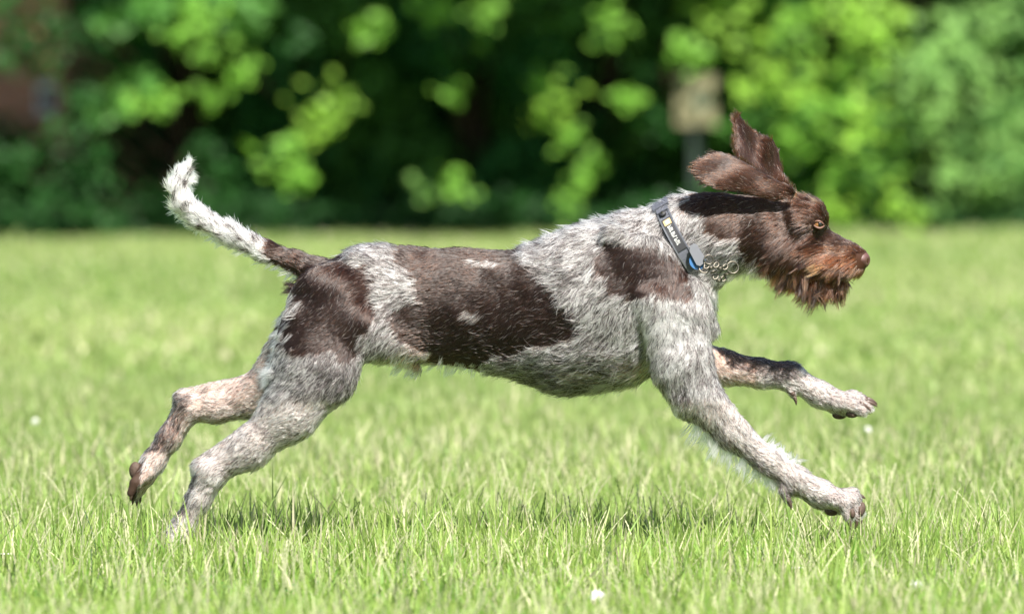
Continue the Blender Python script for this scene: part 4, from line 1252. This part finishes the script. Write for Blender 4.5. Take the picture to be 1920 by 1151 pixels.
# side-release buckle near the nape, with its round rivet
bk = cpart("buckle", join([band(.10, .46, -.014, .014, .0048, .0105, 8), band(.46, .60, -.010, .010, .0048, .0085, 4), band(-.45, .08, -.013, .013, .0048, .0095, 8)]), M_web)
rv_c = cpt(.66, -.001, .0066); rv_n = (cpt(.66, -.001, .02) - cpt(.66, -.001, .0)).normalized()
cpart("rivet", tube_data([rv_c - rv_n * .002, rv_c + rv_n * .0025, rv_c + rv_n * .0038], [.0055, .0055, .0028], 14), M_webdk, strap)
cpart("rivet_cap", tube_data([rv_c + rv_n * .0038, rv_c + rv_n * .0050], [.0026, .0018], 12), M_steel, strap)
cpart("name_patch", band(.80, 1.55, -.0085, .0085, .0047, .0062, 14), M_webdk, strap)
cpart("emblem", band(.84, .97, -.0065, .0065, .0064, .0070, 4), M_gold, strap)
cpart("emblem_mark", band(.87, .95, -.003, .0035, .0072, .0076, 4), M_print, strap)
# white lettering too small to read: strokes of separate characters
letters = []
t = 1.00
rl = random.Random(4)
for k in range(9):
    wd_ = .036 if k not in (3,) else .02
    a, b = t, t + wd_
    letters.append(band(a, a + .010, -.0035, .0035, .0064, .0069, 1))
    if k % 3 != 2: letters.append(band(b - .010, b, -.0035, .0035 if k % 2 else .0008, .0064, .0069, 1))
    letters.append(band(a + .0105, b - .0105, .0022 if k % 2 else -.0035, .0035 if k % 2 else -.0020, .0064, .0069, 1))
    t = b + .016
cpart("lettering", join(letters), M_print, strap)
# metal plate and blue disc at the lower end of the strap
pc = cpt(1.86, .004, .0105); pn = (cpt(1.86, 0, .02) - cpt(1.86, 0, 0)).normalized()
dn = (cpt(1.95, 0, 0) - cpt(1.75, 0, 0)).normalized()
def slab(c, u, v, nn, outline, th):
    vv = [c + u * a + v * b + nn * th for a, b in outline] + [c + u * a + v * b - nn * th for a, b in outline]
    m = len(outline)
    ff = [tuple(range(m)), tuple(range(2 * m - 1, m - 1, -1))] + [(i, i + m, (i + 1) % m + m, (i + 1) % m) for i in range(m)]
    return vv, ff
face = Vector((.25, -.95, .15)).normalized()
u_ = (dn - face * dn.dot(face)).normalized(); v_ = face.cross(u_) * -1
cpart("name_tag", slab(Vector(PX(1304, 476, pc.y - .006)), u_, v_, face, [(-.019, -.008), (-.014, -.0105), (.012, -.0085), (.017, -.003), (.017, .007), (.012, .0105), (-.013, .0065), (-.019, .001)], .0012), M_plate)
cpart("blue_tag", slab(Vector(PX(1305, 487, pc.y - .0015)), u_, v_, face, [(.0140 * math.cos(a), .0140 * math.sin(a)) for a in np.linspace(0, 6.283, 25)[:-1]], .0010), M_blue)
def ring(c, nrm_, r0, r1, th, n=22, m=8):
    nn = Vector(nrm_).normalized(); a = nn.orthogonal().normalized(); b = nn.cross(a)
    v, f = [], []
    for i in range(n):
        w = 2 * math.pi * i / n
        rdir = a * math.cos(w) + b * math.sin(w)
        cc = Vector(c) + a * math.cos(w) * r0 + b * math.sin(w) * r1
        for k in range(m):
            q = 2 * math.pi * k / m
            v.append(cc + (rdir * math.cos(q) + nn * math.sin(q)) * th)
    for i in range(n):
        for k in range(m):
            f.append((i * m + k, i * m + (k + 1) % m, ((i + 1) % n) * m + (k + 1) % m, ((i + 1) % n) * m + k))
    return v, f
yd = pc.y - .007
cpart("split_ring", ring(PX(1326, 484, yd), (.2, -1, .1), .0075, .0075, .0012), M_steel, smooth=True)
cpart("chain_ring", ring(PX(1371, 499, yd + .012), (.25, -1, .2), .0098, .0098, .0015), M_steel, smooth=True)
cpart("chain_ring", ring(PX(1318, 500, yd + .003), (.1, -1, .5), .0085, .0085, .0014), M_steel, smooth=True)
path = [(1322, 496, yd), (1331, 499, yd - .001), (1340, 494, yd), (1348, 500, yd + .003), (1357, 498, yd + .007), (1335, 507, yd + .002), (1339, 516, yd + .006), (1346, 523, yd + .012), (1354, 520, yd + .018), (1361, 511, yd + .016)]
for i, (px, py, dep) in enumerate(path):
    nrm_ = (.3, -1, .4) if i % 2 == 0 else (.5, -.35, -1)
    cpart("chain_link", ring(PX(px, py, dep), nrm_, .0054, .0036, .0014, 16, 6), M_steel, smooth=True)

# ------------------------------------------------------------------ small white flowers in the grass
M_petal = simple_mat("white_petal", (.62, .62, .60), .6, noise=.05)
M_eye = simple_mat("flower_eye", (.70, .50, .08), .7, noise=.1)
M_stem = simple_mat("flower_stem", (.16, .28, .06), .6)
def daisy(px, py, label, r_=.0075, h=.055, clover=False):
    # ground point seen at that photo row, then raised to its own height
    ang_ = math.atan2(py - 575.5, 200 / 36 * 1920) + math.radians(2.1235)
    dist = (CAM_H - h) / math.tan(ang_)
    x = (px - 960) / (200 / 36 * 1920) * dist
    root = empty("white_clover" if clover else "daisy", (x, dist - CAM_D, 0))
    tag(root, label, "flower", "white flowers dotted through the grass")
    pydata("stem", *tube_data([(0, 0, 0), (.004, .002, h * .6), (0, 0, h - .002)], [.0011, .0010, .0009], 6), mat=M_stem, parent=root)
    if clover:
        parts = [ellipsoid((0, 0, h), r_, r_, r_ * .85, 12, 8)]
        rr = np.random.default_rng(int(px))
        for _ in range(36):
            d = Vector(rr.normal(0, 1, 3)).normalized()
            parts.append(tube_data([Vector((0, 0, h)) + d * r_ * .8, Vector((0, 0, h)) + d * r_ * 1.3], [.0014, .0006], 4))
        pydata("flower_head", *join(parts), mat=M_petal, parent=root)
    else:
        pet = []
        for k in range(14):
            a = 6.283 * k / 14; d = Vector((math.cos(a), math.sin(a) * .9, .28)); sd = Vector((-math.sin(a), math.cos(a), 0))
            c0 = Vector((0, 0, h))
            q = [c0 + d * r_ * .2 + sd * .0004, c0 + d * r_ * .7 + sd * .0016, c0 + d * r_ * 1.15, c0 + d * r_ * .7 - sd * .0016]
            pet.append(([*q, *[p - Vector((0, 0, .0004)) for p in q]], [(0, 1, 2, 3), (7, 6, 5, 4), (0, 4, 5, 1), (1, 5, 6, 2), (2, 6, 7, 3), (3, 7, 4, 0)]))
        pydata("petals", *join(pet), mat=M_petal, parent=root)
        pydata("flower_eye", *ellipsoid((0, 0, h + .0012), .0026, .0026, .0016, 10, 6), mat=M_eye, parent=root, smooth=True)
flowers = [(10, 1040, "large white daisy at the picture's edge behind the hind paws", .009, .05, False),
           (614, 995, "white clover head midway between the near hind paw and the chest", .007, .05, True),
           (789, 1088, "little daisy in the front grass below the dog's belly", .007, .045, False),
           (1120, 1118, "bright clover head in the front grass below the dog's chest", .009, .05, True),
           (1495, 1066, "wide open daisy in the grass below the near front paw", .009, .045, False),
           (1720, 1098, "clover head in the front grass, off past the near front paw", .008, .05, True),
           (1628, 806, "pale round clover head just under the far front paw", .006, .07, True),
           (1378, 812, "blurred white flower beside the near foreleg, behind it", .007, .06, True),
           (64, 790, "distant white flower level with the far hind hock", .006, .06, True),
           (148, 1126, "small white daisy in the corner of the front grass", .006, .04, False)]
for fl_ in flowers: daisy(*fl_)
